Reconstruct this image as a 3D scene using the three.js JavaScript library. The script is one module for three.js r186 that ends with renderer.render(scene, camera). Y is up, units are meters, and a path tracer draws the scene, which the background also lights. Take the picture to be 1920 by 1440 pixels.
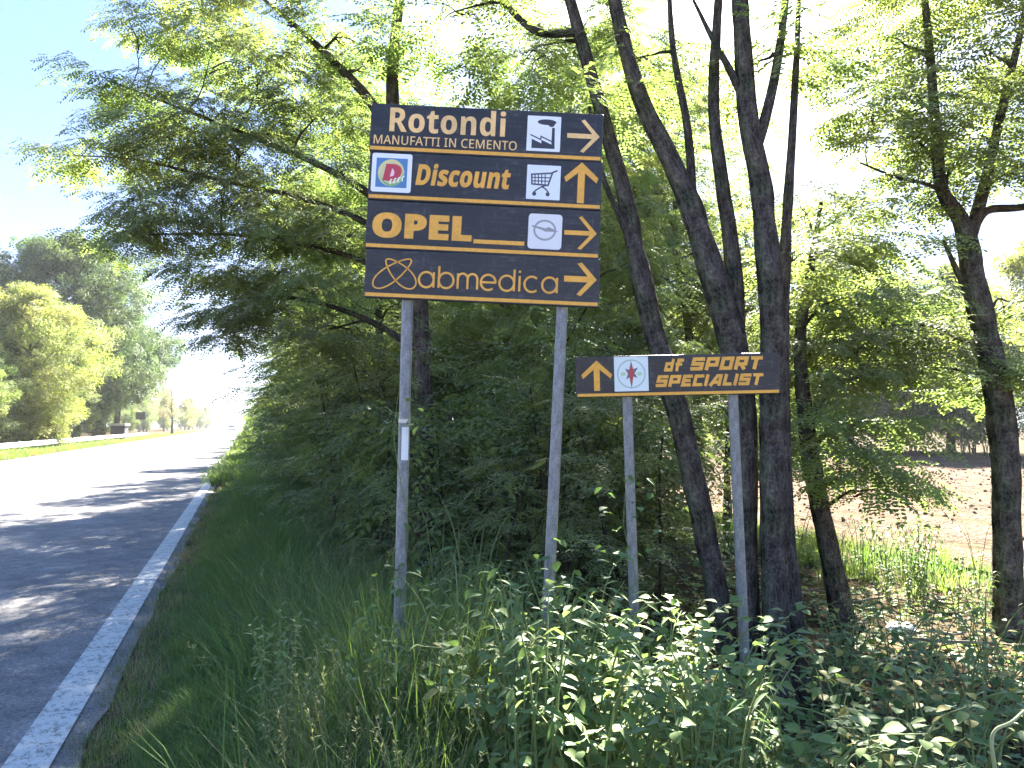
import * as THREE from 'three';
import { mergeGeometries, toCreasedNormals } from 'three/addons/utils/BufferGeometryUtils.js';
import { RoundedBoxGeometry } from 'three/addons/geometries/RoundedBoxGeometry.js';
import { FontLoader } from 'three/addons/loaders/FontLoader.js';
import { TextGeometry } from 'three/addons/geometries/TextGeometry.js';

// ---------------------------------------------------------------- camera, sky, sun, exposure
const scene = new THREE.Scene();
const F = 1450, HORIZON = 797, CAM_Y = 1.6;
const PITCH = Math.atan((HORIZON - 720) / F);
const camera = new THREE.PerspectiveCamera(2 * Math.atan(720 / F) * 180 / Math.PI, 4 / 3, 0.05, 2500);
camera.position.set(0, CAM_Y, 0);
camera.rotation.x = PITCH;
const SUN_AZ = 17 * Math.PI / 180, SUN_EL = 34 * Math.PI / 180;   // azimuth to the right of the view direction
const sunDir = new THREE.Vector3(Math.sin(SUN_AZ) * Math.cos(SUN_EL), Math.sin(SUN_EL), -Math.cos(SUN_AZ) * Math.cos(SUN_EL));
{ // clear summer sky: blue overhead, milky towards the horizon and round the sun
  const W = 512, H = 256, d = new Float32Array(W * H * 4), v = new THREE.Vector3();
  for (let j = 0; j < H; j++) for (let i = 0; i < W; i++) {
    const lat = ((j + 0.5) / H - 0.5) * Math.PI, lon = ((i + 0.5) / W - 0.5) * 2 * Math.PI;
    v.set(Math.cos(lat) * Math.cos(lon), Math.sin(lat), Math.cos(lat) * Math.sin(lon));
    const up = Math.max(v.y, 0), ang = Math.acos(THREE.MathUtils.clamp(v.dot(sunDir), -1, 1));
    const milk = Math.exp(-up * 6.5);
    const aur = 0.55 * Math.exp(-ang * ang / 0.05) + 0.12 * Math.exp(-ang / 0.4);
    const o = (j * W + i) * 4;
    d[o] = 0.0165 + 0.105 * milk + aur * 0.6; d[o + 1] = 0.039 + 0.096 * milk + aur * 0.57; d[o + 2] = 0.100 + 0.062 * milk + aur * 0.5; d[o + 3] = 1;
  }
  const sky = new THREE.DataTexture(d, W, H, THREE.RGBAFormat, THREE.FloatType);
  sky.mapping = THREE.EquirectangularReflectionMapping; sky.magFilter = THREE.LinearFilter; sky.minFilter = THREE.LinearFilter; sky.needsUpdate = true;
  scene.background = sky; scene.environment = sky;
}
const sun = new THREE.DirectionalLight(0xffffff, 4.6);
sun.color.setRGB(1, 0.94, 0.84);
sun.position.copy(sunDir).multiplyScalar(120); sun.castShadow = true;
sun.shadow.mapSize.set(4096, 4096);
Object.assign(sun.shadow.camera, { left: -70, right: 70, top: 70, bottom: -70, near: 1, far: 400 });
scene.add(sun, sun.target);
const renderer = new THREE.WebGLRenderer({ antialias: true });
renderer.toneMapping = THREE.LinearToneMapping;
renderer.toneMappingExposure = 17;
renderer.shadowMap.enabled = true;
const FOG = 0.0003;
if (FOG > 0) scene.fog = new THREE.FogExp2(0xeef3f6, FOG);

// ---------------------------------------------------------------- helpers
let seed = 20240611;
function rnd() { seed = (seed + 0x6D2B79F5) | 0; let t = Math.imul(seed ^ (seed >>> 15), 1 | seed); t = (t + Math.imul(t ^ (t >>> 7), 61 | t)) ^ t; return ((t ^ (t >>> 14)) >>> 0) / 4294967296; }
const R = (a, b) => a + (b - a) * rnd();
const V = (x, y, z) => new THREE.Vector3(x, y, z);
const lerp = THREE.MathUtils.lerp, sstep = THREE.MathUtils.smoothstep;
function hash2(i, j) { let h = Math.imul(i, 374761393) + Math.imul(j, 668265263); h = Math.imul(h ^ (h >>> 13), 1274126177); return ((h ^ (h >>> 16)) >>> 0) / 4294967296; }
function noise(x, y) { const i = Math.floor(x), j = Math.floor(y), u = x - i, v = y - j, a = u * u * (3 - 2 * u), b = v * v * (3 - 2 * v); return lerp(lerp(hash2(i, j), hash2(i + 1, j), a), lerp(hash2(i, j + 1), hash2(i + 1, j + 1), a), b); }
const fbm = (x, y, n = 4) => { let s = 0, a = 0.5; for (let k = 0; k < n; k++) { s += a * noise(x, y); x = x * 2.03 + 7.1; y = y * 2.03 + 3.7; a *= 0.5; } return s / (1 - Math.pow(0.5, n)); };
// photo pixel (1920 x 1440) at a distance ahead -> point
function P(px, py, depth) {
  const a = (px - 960) / F, b = (720 - py) / F, c = Math.cos(PITCH), s = Math.sin(PITCH);
  const y = b * c + s, z = -(c - b * s), k = depth / -z;
  return V(a * k, CAM_Y + y * k, -depth);
}
// road frame: t = metres to the right of the edge line, s = metres along the road
const DX = -0.3254, DZ = -0.9456, NX = 0.9456, NZ = -0.3254, T0 = 0.945;
const tOf = (x, z) => NX * x + NZ * z + T0, sOf = (x, z) => DX * x + DZ * z;
const xz = (t, s) => [NX * (t - T0) + DX * s, NZ * (t - T0) + DZ * s];
function groundH(t, s) {
  const n = (fbm(t * 0.9 + 40, s * 0.9) - 0.5);
  if (t > 0.22) {
    const w = sstep(t, 0.22, 0.6);
    return -0.03 + w * (0.05 + n * 0.10) - 0.40 * sstep(t, 1.0, 3.6) - 0.02 * sstep(t, 3.6, 9);
  }
  if (t < -9.45) { const w = sstep(-t, 9.45, 10); return -0.03 + w * (0.06 + n * 0.1); }
  return -0.03;
}
const gAt = (x, z) => groundH(tOf(x, z), sOf(x, z));
const G = (t, s) => { const [x, z] = xz(t, s); return V(x, groundH(t, s), z); };

const taken = {};
function numbered(n) { const k = taken[n] = (taken[n] ?? -1) + 1; return k ? `${n}_${String(k).padStart(3, '0')}` : n; }
function tag(o, label, category, group, kind) { o.userData = { label, category }; if (group) o.userData.group = group; if (kind) o.userData.kind = kind; return o; }
function shade(o) { o.castShadow = o.receiveShadow = true; return o; }
function thing(name, label, category, pos, group) { const o = new THREE.Group(); o.name = numbered(name); if (pos) o.position.copy(pos); scene.add(o); return tag(o, label, category, group); }
function part(name, g, m, parent) { const o = shade(new THREE.Mesh(g, m)); o.name = name; parent.add(o); return o; }
function single(name, g, m, label, category, group) { const o = shade(new THREE.Mesh(g, m)); o.name = numbered(name); scene.add(o); return tag(o, label, category, group); }
function struct(name, g, m, label) { const o = shade(new THREE.Mesh(g, m)); o.name = numbered(name); o.userData = { kind: 'structure', label, category: name.replace(/_/g, ' ') }; scene.add(o); return o; }

function tex(w, h, fn, srgb = false, rep) { // fn(u,v) -> [r,g,b] 0..1
  const d = new Uint8Array(w * h * 4);
  for (let j = 0; j < h; j++) for (let i = 0; i < w; i++) { const c = fn(i / w, j / h), o = (j * w + i) * 4; for (let k = 0; k < 3; k++) d[o + k] = Math.max(0, Math.min(255, 255 * (c.length ? c[k] : c))); d[o + 3] = 255; }
  const t = new THREE.DataTexture(d, w, h); t.wrapS = t.wrapT = THREE.RepeatWrapping; t.magFilter = THREE.LinearFilter; t.minFilter = THREE.LinearMipmapLinearFilter; t.generateMipmaps = true;
  if (srgb) t.colorSpace = THREE.SRGBColorSpace; if (rep) t.repeat.set(...rep); t.needsUpdate = true; return t;
}
// noise that tiles over the unit square
function tnoise(u, v, n, off = 0) { const x = u * n, y = v * n, i = Math.floor(x), j = Math.floor(y), a = x - i, b = y - j, m = (k) => ((k % n) + n) % n, s = (q) => q * q * (3 - 2 * q); const h = (p, q) => hash2(m(p) + off, m(q) + off * 3); return lerp(lerp(h(i, j), h(i + 1, j), s(a)), lerp(h(i, j + 1), h(i + 1, j + 1), s(a)), s(b)); }
const std = (o) => new THREE.MeshStandardMaterial(o);
const matt = (o) => new THREE.MeshPhysicalMaterial({ specularIntensity: 0.04, roughness: 1, ...o });
const rgb = (r, g, b) => new THREE.Color().setRGB(r, g, b);

// ---------------------------------------------------------------- materials
const M = {};
M.asphalt = std({ color: 0xffffff, roughness: 0.92,
  map: tex(1024, 1024, (u, v) => { const c = 0.41 + 0.10 * (hash2(u * 1024 | 0, v * 1024 | 0) - 0.5) + 0.16 * (tnoise(u, v, 256, 3) - 0.5) + 0.10 * (tnoise(u, v, 24, 5) - 0.5) + 0.07 * (tnoise(u, v, 6, 9) - 0.5); return [c * 1.02, c, c * 0.985]; }, true),
  bumpMap: tex(512, 512, (u, v) => tnoise(u, v, 256, 1) * 0.6 + hash2(u * 512 | 0, v * 512 | 0) * 0.4), bumpScale: 0.004 });
M.line = std({ roughness: 0.8, map: tex(512, 512, (u, v) => { const w = fbm(u * 40, v * 40, 4), g = tnoise(u, v, 160, 2); const k = sstep(w * 0.6 + g * 0.4, 0.50, 0.72); const c = 0.70 - 0.26 * k + 0.08 * (g - 0.5); return [c, c, c * 0.97]; }, true), bumpMap: M.asphalt.bumpMap, bumpScale: 0.002 });
M.soil = matt({ roughness: 1, map: tex(512, 512, (u, v) => { const a = tnoise(u, v, 8, 1), b = tnoise(u, v, 40, 2), c = tnoise(u, v, 160, 4); const k = 0.15 + 0.10 * a + 0.08 * b + 0.14 * (c - 0.5); return [k * 1.15, k * 0.98, k * 0.72]; }, true), bumpMap: tex(256, 256, (u, v) => tnoise(u, v, 30, 2) * 0.6 + tnoise(u, v, 110, 5) * 0.4), bumpScale: 0.03 });
M.field = matt({ roughness: 1, map: tex(1024, 1024, (u, v) => { const a = tnoise(u, v, 6, 11), b = tnoise(u, v, 60, 12), c = tnoise(u, v, 250, 14); const k = 0.335 + 0.07 * (a - 0.5) + 0.14 * (b - 0.5) + 0.20 * (c - 0.5); return [k * 1.08, k * 0.88, k * 0.73]; }, true), bumpMap: tex(512, 512, (u, v) => tnoise(u, v, 60, 12) * 0.5 + tnoise(u, v, 200, 5) * 0.5), bumpScale: 0.05 });
M.clod = matt({ roughness: 1, color: rgb(0.10, 0.068, 0.048) });
function anoise(u, v, nu, nv, off) { const x = u * nu, y = v * nv, i = Math.floor(x), j = Math.floor(y), a = x - i, b = y - j, q = (t) => t * t * (3 - 2 * t), h = (p, r) => hash2(((p % nu) + nu) % nu + off, ((r % nv) + nv) % nv + off * 5); return lerp(lerp(h(i, j), h(i + 1, j), q(a)), lerp(h(i, j + 1), h(i + 1, j + 1), q(a)), q(b)); }
const ridges = (u, v) => { const w = u + 0.05 * (tnoise(u, v, 6, 3) - 0.5); return 1 - Math.abs(2 * anoise(w, v, 16, 7, 5) - 1) * 0.6 - Math.abs(2 * anoise(w, v, 34, 14, 8) - 1) * 0.4; };
const barkBump = tex(256, 512, (u, v) => 0.75 * ridges(u, v) + 0.25 * tnoise(u, v, 64, 2));
M.bark = matt({ roughness: 0.98, map: tex(256, 512, (u, v) => { const mo = sstep(tnoise(u, v, 5, 31), 0.62, 0.8) * 0.22, k = 0.14 + 0.20 * ridges(u, v) + 0.12 * (tnoise(u, v, 9, 6) - 0.5) + 0.12 * (tnoise(u, v, 64, 2) - 0.5); return [k * (1.08 - 0.25 * mo), k * (1.0 + 0.12 * mo), k * (0.92 - 0.3 * mo)]; }, true), bumpMap: barkBump, bumpScale: 0.03 });
M.deadwood = matt({ color: rgb(0.17, 0.145, 0.12) });
function leafMat(r, g, b, through = 0.5) { return new THREE.MeshPhysicalMaterial({ color: rgb(r, g, b), roughness: 1, transmission: through, thickness: 0, side: THREE.DoubleSide, specularIntensity: 0.5, clearcoat: 0.16, clearcoatRoughness: 0.45 }); }
M.locust = leafMat(0.16, 0.212, 0.045, 0.58);
M.dark = leafMat(0.075, 0.12, 0.032, 0.42);
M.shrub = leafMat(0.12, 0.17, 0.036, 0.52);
M.yellow = leafMat(0.20, 0.235, 0.045, 0.5);
M.grass = leafMat(0.125, 0.20, 0.038, 0.5);
M.dry = leafMat(0.30, 0.25, 0.13, 0.3);
M.seed = leafMat(0.15, 0.165, 0.06, 0.4);
M.litter = matt({ color: rgb(0.10, 0.072, 0.045), roughness: 1, side: THREE.DoubleSide });
M.weed = leafMat(0.13, 0.21, 0.045, 0.5);
M.weedPale = leafMat(0.19, 0.26, 0.07, 0.5);
M.weedYellow = leafMat(0.30, 0.26, 0.05, 0.45);
M.weedDark = leafMat(0.08, 0.15, 0.035, 0.45);
M.stem = std({ roughness: 0.8, color: rgb(0.13, 0.17, 0.05) });
M.stemPale = std({ roughness: 0.8, color: rgb(0.34, 0.36, 0.16) });
M.steel = std({ roughness: 0.5, metalness: 0.35, color: 0xffffff, map: tex(256, 512, (u, v) => { const k = 0.50 + 0.10 * (tnoise(u, v, 10, 4) - 0.5) + 0.12 * (tnoise(u, v, 48, 6) - 0.5); return [k * 0.98, k, k * 1.01]; }, true), bumpMap: tex(128, 128, (u, v) => tnoise(u, v, 40, 3)), bumpScale: 0.0006 });
M.panel = std({ roughness: 0.42, color: 0xffffff, map: tex(512, 128, (u, v) => { const k = 0.125 + 0.06 * (tnoise(u, v, 5, 2) - 0.5) + 0.04 * (tnoise(u, v, 60, 7) - 0.5) + 0.14 * Math.pow(tnoise(u, v, 24, 17), 6) + 0.12 * Math.pow(anoise(u, v, 90, 6, 23), 9) + 0.25 * Math.pow(hash2(u * 512 | 0, v * 128 | 0), 60); return [k * 1.03, k, k * 1.02]; }, true) });
M.letter = std({ roughness: 0.5, color: 0xffffff, map: tex(256, 256, (u, v) => { const k = 1 + 0.10 * (tnoise(u, v, 5, 2) - 0.5) + 0.08 * (tnoise(u, v, 40, 7) - 0.5); return [0.90 * k, 0.66 * k, 0.25 * k]; }, true) });
M.letterPale = std({ roughness: 0.5, color: 0xffffff, map: tex(256, 256, (u, v) => { const k = 1 + 0.10 * (tnoise(u, v, 5, 3) - 0.5) + 0.08 * (tnoise(u, v, 40, 8) - 0.5); return [0.92 * k, 0.76 * k, 0.50 * k]; }, true) });
M.white = std({ roughness: 0.5, color: rgb(0.62, 0.64, 0.66) });
M.bolt = std({ roughness: 0.4, metalness: 0.7, color: rgb(0.45, 0.45, 0.45) });

// ---------------------------------------------------------------- the ground, the road, the field
function sheet(ts, ss, h, uvs = 2) { // grid in the road frame
  const pos = [], uv = [], idx = [], nt = ts.length, ns = ss.length;
  for (const s of ss) for (const t of ts) { const [x, z] = xz(t, s); pos.push(x, h(t, s), z); uv.push(t / uvs, s / uvs); }
  for (let j = 0; j < ns - 1; j++) for (let i = 0; i < nt - 1; i++) { const a = j * nt + i; idx.push(a, a + 1, a + nt, a + 1, a + nt + 1, a + nt); }
  const g = new THREE.BufferGeometry(); g.setAttribute('position', new THREE.Float32BufferAttribute(pos, 3)); g.setAttribute('uv', new THREE.Float32BufferAttribute(uv, 2)); g.setIndex(idx); g.computeVertexNormals(); return g;
}
const steps = (...a) => { const o = []; for (let k = 0; k < a.length; k += 3) for (let x = a[k]; x < a[k + 1] - 1e-6; x += a[k + 2]) o.push(x); o.push(a[a.length - 2]); return o; };
{
  const ts = steps(-500, -100, 100, -100, -20, 10, -20, -9.5, 0.7, -9.5, 0.2, 9.7, 0.2, 12, 0.22, 12, 60, 6, 60, 100, 10, 100, 500, 100);
  const ss = steps(-200, -10, 20, -10, 20, 0.4, 20, 60, 2, 60, 400, 20, 400, 1000, 150);
  struct('ground', sheet(ts, ss, groundH), M.soil, 'brown earth under the grass and trees');
  const edge = (s) => 0.22 + 0.06 * (fbm(s * 1.3, 5) - 0.5) * 2 + 0.03 * (noise(s * 9, 2) - 0.5);
  { // asphalt with a slightly ragged edge towards the verge
    const g = sheet([-9.3, -7, -4.6, -2.3, -0.6, 0, 0.3], steps(-40, 30, 0.25, 30, 100, 5, 100, 1000, 60), () => 0, 3), p = g.attributes.position;
    for (let k = 6; k < p.count; k += 7) { const s = sOf(p.getX(k), p.getZ(k)), [x, z] = xz(edge(s), s); p.setXYZ(k, x, -0.012, z); }
    g.computeVertexNormals(); struct('road', g, M.asphalt, 'sun bleached grey asphalt road running along the verge');
  }
  struct('edge_line', sheet([-0.105, 0.105], steps(-40, 60, 1, 60, 600, 30), () => 0.004, 1.3), M.line, 'worn white edge line painted on the asphalt beside the verge');
  struct('far_edge_line', sheet([-8.75, -8.58], steps(-40, 60, 2, 60, 600, 30), () => 0.004, 1.3), M.line, 'white edge line painted along the far side of the road');
  // tilled field beyond the trees
  const fh = (t, s) => -0.40 + 0.045 * Math.sin(t * 4.4 + 1.5 * fbm(t * 0.2, s * 0.2)) + 0.12 * (fbm(t * 1.8, s * 1.8 + 9, 3) - 0.5) + 0.02;
  struct('field', sheet(steps(10.3, 30, 0.16, 30, 46, 0.5), steps(-30, -4, 1, -4, 36, 0.25, 36, 120, 3), fh, 4), M.field, 'tan tilled field behind the roadside trees');
  // clods of earth
  const cg = new THREE.IcosahedronGeometry(1, 1), cp = cg.attributes.position; for (let k = 0; k < cp.count; k++) { const a = cp.getX(k), b = cp.getY(k), c = cp.getZ(k), m = 0.75 + 0.5 * noise(a * 2 + 5, b * 2 + c * 3); cp.setXYZ(k, a * m, b * m * 0.65, c * m); } cg.computeVertexNormals();
  const N = 2600, im = shade(new THREE.InstancedMesh(cg, M.clod, N)), o = new THREE.Object3D();
  for (let k = 0; k < N; k++) { const t = R(10.6, 34), s = R(-8, 36), [x, z] = xz(t, s); o.position.set(x, fh(t, s) + 0.01, z); o.rotation.set(R(0, 6), R(0, 6), R(0, 6)); o.scale.setScalar(R(0.015, 0.06) * (rnd() < 0.08 ? 1.8 : 1)); o.updateMatrix(); im.setMatrixAt(k, o.matrix); }
  im.name = 'earth_clods'; scene.add(im); tag(im, 'loose earth clods strewn over the tilled field', 'clods', null, 'stuff');
}

// ---------------------------------------------------------------- signs
const font = await new FontLoader().loadAsync('fonts/droid/droid_sans_bold.typeface.json');
function fit(g, x0, y0, x1, y1, skew = 0) { // geometry into a rectangle (metres, panel frame)
  if (skew) { const p = g.attributes.position; for (let k = 0; k < p.count; k++) p.setX(k, p.getX(k) + skew * p.getY(k)); }
  g.computeBoundingBox(); const b = g.boundingBox, sx = (x1 - x0) / (b.max.x - b.min.x), sy = (y1 - y0) / (b.max.y - b.min.y);
  g.translate(-b.min.x, -b.min.y, 0); g.scale(sx, sy, 1); g.translate(x0, y0, 0);
  const p = g.attributes.position, uv = []; for (let k = 0; k < p.count; k++) uv.push(p.getX(k) * 2, p.getY(k) * 2); g.setAttribute('uv', new THREE.Float32BufferAttribute(uv, 2)); g.computeVertexNormals(); return g;
}
const fontThin = await new FontLoader().loadAsync('fonts/droid/droid_sans_regular.typeface.json');
const LETTER_DEPTH = 0.0015;
function text(str, bold = 0, f = font) { return new TextGeometry(str, { font: f, size: 1, depth: LETTER_DEPTH, curveSegments: 6, bevelEnabled: bold > 0, bevelThickness: 0.0001, bevelSize: bold, bevelSegments: 1 }); }
function flat(shape, depth = LETTER_DEPTH) { return new THREE.ExtrudeGeometry(shape, { depth, bevelEnabled: false, curveSegments: 10 }); }
function poly(pts) { const s = new THREE.Shape(); pts.forEach(([x, y], k) => k ? s.lineTo(x, y) : s.moveTo(x, y)); return s; }
function ribbon(pts, w, closed = false) { // flat stroke along a line
  const L = [], Rr = [], n = pts.length;
  for (let k = 0; k < n; k++) {
    const a = pts[closed ? (k - 1 + n) % n : Math.max(k - 1, 0)], b = pts[closed ? (k + 1) % n : Math.min(k + 1, n - 1)], p = pts[k];
    let d1 = [p[0] - a[0], p[1] - a[1]], d2 = [b[0] - p[0], b[1] - p[1]]; const l1 = Math.hypot(...d1), l2 = Math.hypot(...d2); if (l1 < 1e-9) d1 = d2; if (l2 < 1e-9) d2 = d1;
    const u1 = [d1[0] / (l1 || l2), d1[1] / (l1 || l2)], u2 = [d2[0] / (l2 || l1), d2[1] / (l2 || l1)];
    let nx = -(u1[1] + u2[1]), ny = u1[0] + u2[0]; const ln = Math.hypot(nx, ny) || 1; nx /= ln; ny /= ln; const c = Math.max(0.35, nx * -u1[1] + ny * u1[0]); const h = w / 2 / c;
    L.push([p[0] + nx * h, p[1] + ny * h]); Rr.push([p[0] - nx * h, p[1] - ny * h]);
  }
  if (!closed) return flat(poly([...L, ...Rr.reverse()]));
  const area = (q) => Math.abs(q.reduce((m, [a, b], k) => { const [c, d] = q[(k + 1) % q.length]; return m + a * d - b * c; }, 0)), [out, inn] = area(L) > area(Rr) ? [L, Rr] : [Rr, L];
  const s = poly(out); s.holes.push(new THREE.Path(inn.map((q) => new THREE.Vector2(...q)))); return flat(s);
}
const arc = (cx, cy, rx, ry, a0, a1, n = 28) => Array.from({ length: n + 1 }, (_, k) => { const a = (a0 + (a1 - a0) * k / n) * Math.PI / 180; return [cx + rx * Math.cos(a), cy + ry * Math.sin(a)]; });
const merge = (gs) => mergeGeometries(gs.map((g) => (g.index ? g.toNonIndexed() : g)).map((g) => { for (const k of Object.keys(g.attributes)) if (!['position', 'normal', 'uv'].includes(k)) g.deleteAttribute(k); return g; }));
function arrowShape(dir, w, h, th) { // an open arrow in a w x h box centred at 0
  const s = dir === 'up' ? (p) => [p[0], p[1]] : (p) => [p[1], -p[0]];
  const a = dir === 'up' ? w : h, b = dir === 'up' ? h : w; // a across, b along
  const k = th * 0.75;
  const pts = [[0, b / 2], [a / 2, b / 2 - a * 0.46], [a / 2 - k * 0.35, b / 2 - a * 0.46 - k * 0.95], [th / 2, b / 2 - th * 1.55], [th / 2, -b / 2], [-th / 2, -b / 2], [-th / 2, b / 2 - th * 1.55], [-a / 2 + k * 0.35, b / 2 - a * 0.46 - k * 0.95], [-a / 2, b / 2 - a * 0.46]];
  return flat(poly(pts.map(s)));
}
function roundRect(w, h, r) { const s = new THREE.Shape(); s.moveTo(r, 0); s.lineTo(w - r, 0); s.quadraticCurveTo(w, 0, w, r); s.lineTo(w, h - r); s.quadraticCurveTo(w, h, w - r, h); s.lineTo(r, h); s.quadraticCurveTo(0, h, 0, h - r); s.lineTo(0, r); s.quadraticCurveTo(0, 0, r, 0); return s; }
function canvasTex(n, draw) { const c = document.createElement('canvas'); c.width = c.height = n; const x = c.getContext('2d'); draw(x, n); const t = new THREE.CanvasTexture(c); t.colorSpace = THREE.SRGBColorSpace; return t; }
function plate(parent, x0, y0, x1, y1, r, draw) { // small printed plate on a panel
  const g = flat(roundRect(1, 1, r), 1); g.scale(1, 1, 0.0018);
  const o = part('pictogram', g, [std({ roughness: 0.45, map: canvasTex(256, draw) }), M.white], parent); o.position.set(x0, y0, 0); o.scale.set(x1 - x0, y1 - y0, 1); return o;
}
const PANEL_W = 1.25, PANEL_T = 0.022;
function panel(parent, x, y, z, PANEL_H, tilt = 0, yaw = 0) { // panel origin: top left corner of its face; children use metres, y down is negative
  const g = new RoundedBoxGeometry(PANEL_W, PANEL_H, PANEL_T, 2, 0.004); g.translate(PANEL_W / 2, -PANEL_H / 2, -PANEL_T / 2);
  const o = part('panel', g, M.panel, parent); o.position.set(x, y, z); o.rotation.z = tilt; o.rotation.y = yaw; return o;
}
const onFace = (name, g, m, p) => { const o = part(name, g, m, p); o.position.z += 0.0008; return o; };
function rectG(x0, y0, x1, y1) { return flat(poly([[x0, y0], [x1, y0], [x1, y1], [x0, y1]])); }
function addUV(g) { const p = g.attributes.position, uv = []; for (let k = 0; k < p.count; k++) uv.push(p.getX(k) * 2, p.getY(k) * 2); g.setAttribute('uv', new THREE.Float32BufferAttribute(uv, 2)); return g; }

// letters drawn as strokes: [x, y] in units of the x-height
const THIN = {
  a: { w: 1.12, s: [arc(0.5, 0.5, 0.5, 0.5, 0, 360), [[1.0, 1.0], [1.0, 0]]] },
  b: { w: 1.12, s: [arc(0.55, 0.5, 0.5, 0.5, 0, 360), [[0.05, 1.42], [0.05, 0]]] },
  m: { w: 1.42, s: [[[0.04, 0], [0.04, 1.0]], [...arc(0.37, 0.66, 0.33, 0.34, 180, 0, 16), [0.70, 0]], [...arc(1.03, 0.66, 0.33, 0.34, 180, 0, 16), [1.36, 0]]] },
  e: { w: 1.08, s: [arc(0.5, 0.5, 0.5, 0.5, 0, 310), [[0.04, 0.5], [1.04, 0.5]]] },
  d: { w: 1.12, s: [arc(0.5, 0.5, 0.5, 0.5, 0, 360), [[1.0, 1.42], [1.0, 0]]] },
  i: { w: 0.22, s: [[[0.06, 0], [0.06, 1.0]], [[0.06, 1.22], [0.06, 1.36]]] },
  c: { w: 1.02, s: [arc(0.5, 0.5, 0.5, 0.5, 48, 312)] },
};
function thinText(str, x0, y0, x1, xh, w) {
  let x = 0; const L = []; for (const ch of str) { for (const s of THIN[ch].s) L.push(s.map(([a, b]) => [x + a, b])); x += THIN[ch].w + 0.18; } x -= 0.18;
  const k = (x1 - x0) / x; return addUV(merge(L.map((s, n) => { const pts = s.map(([a, b]) => [x0 + a * k, y0 + b * xh]); const closed = Math.hypot(pts[0][0] - pts.at(-1)[0], pts[0][1] - pts.at(-1)[1]) < 1e-4; return ribbon(closed ? pts.slice(0, -1) : pts, w, closed).translate(0, 0, (n % 3) * 0.0003); })));
}
const SQ = { // square sporty capitals, unit height, stroke 0.26
  S: { w: 0.92, s: [[[0.92, 0.87], [0.13, 0.87], [0.13, 0.5], [0.79, 0.5], [0.79, 0.13], [0, 0.13]]] },
  P: { w: 0.92, s: [[[0.13, 0], [0.13, 0.87], [0.79, 0.87], [0.79, 0.4], [0.25, 0.4]]] },
  O: { w: 0.92, s: [[[0.13, 0.13], [0.13, 0.87], [0.79, 0.87], [0.79, 0.13]]], c: 1 },
  R: { w: 0.92, s: [[[0.13, 0], [0.13, 0.87], [0.77, 0.87], [0.77, 0.42], [0.25, 0.42]], [[0.45, 0.42], [0.78, 0]]] },
  T: { w: 0.86, s: [[[0, 0.87], [0.86, 0.87]], [[0.43, 0.8], [0.43, 0]]] },
  E: { w: 0.82, s: [[[0.82, 0.87], [0.13, 0.87], [0.13, 0.13], [0.82, 0.13]], [[0.13, 0.5], [0.72, 0.5]]] },
  C: { w: 0.82, s: [[[0.82, 0.87], [0.13, 0.87], [0.13, 0.13], [0.82, 0.13]]] },
  I: { w: 0.27, s: [[[0.13, 0], [0.13, 1]]] },
  A: { w: 0.98, s: [[[0.10, 0], [0.55, 0.87], [0.84, 0.87], [0.84, 0]], [[0.3, 0.3], [0.84, 0.3]]] },
  L: { w: 0.76, s: [[[0.13, 1], [0.13, 0.13], [0.76, 0.13]]] },
  d: { w: 0.8, s: [[[0.67, 1], [0.67, 0]], [[0.6, 0.61], [0.13, 0.61], [0.13, 0.12], [0.6, 0.12]]] },
  f: { w: 0.72, s: [[[0.24, 0], [0.24, 0.88], [0.74, 0.88]], [[0.02, 0.56], [0.64, 0.56]]] },
};
function squareText(str, x0, y0, x1, y1, skew, w = 0.24) {
  let x = 0; const gs = []; for (const ch of str) { for (const s of SQ[ch].s) { const pts = s.map(([a, b]) => [x + a + skew * b, b]); gs.push(ribbon(pts, w, !!SQ[ch].c).translate(0, 0, (gs.length % 3) * 0.0003)); } x += SQ[ch].w + 0.16; }
  return fit(merge(gs), x0, y0, x1, y1);
}
function pole(parent, a, b, r) { // a, b in the parent's frame
  const d = b.clone().sub(a), g = new THREE.CylinderGeometry(r, r, d.length(), 20, 1); { const uv = g.attributes.uv; for (let k = 0; k < uv.count; k++) uv.setY(k, uv.getY(k) * d.length() * 2.5); } const o = part('pole', g, M.steel, parent); o.position.copy(a).addScaledVector(d, 0.5); o.quaternion.setFromUnitVectors(V(0, 1, 0), d.normalize());
  const cap = part('cap', new THREE.CylinderGeometry(r * 1.06, r * 1.1, 0.02, 20), M.bolt, o); cap.position.y = g.parameters.height / 2 + 0.008; return o;
}
function clamp(parent, p, r) { const o = part('clamp', new THREE.TorusGeometry(r + 0.004, 0.006, 6, 18), M.bolt, parent); o.rotation.x = Math.PI / 2; o.position.copy(p); return o; }
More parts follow.
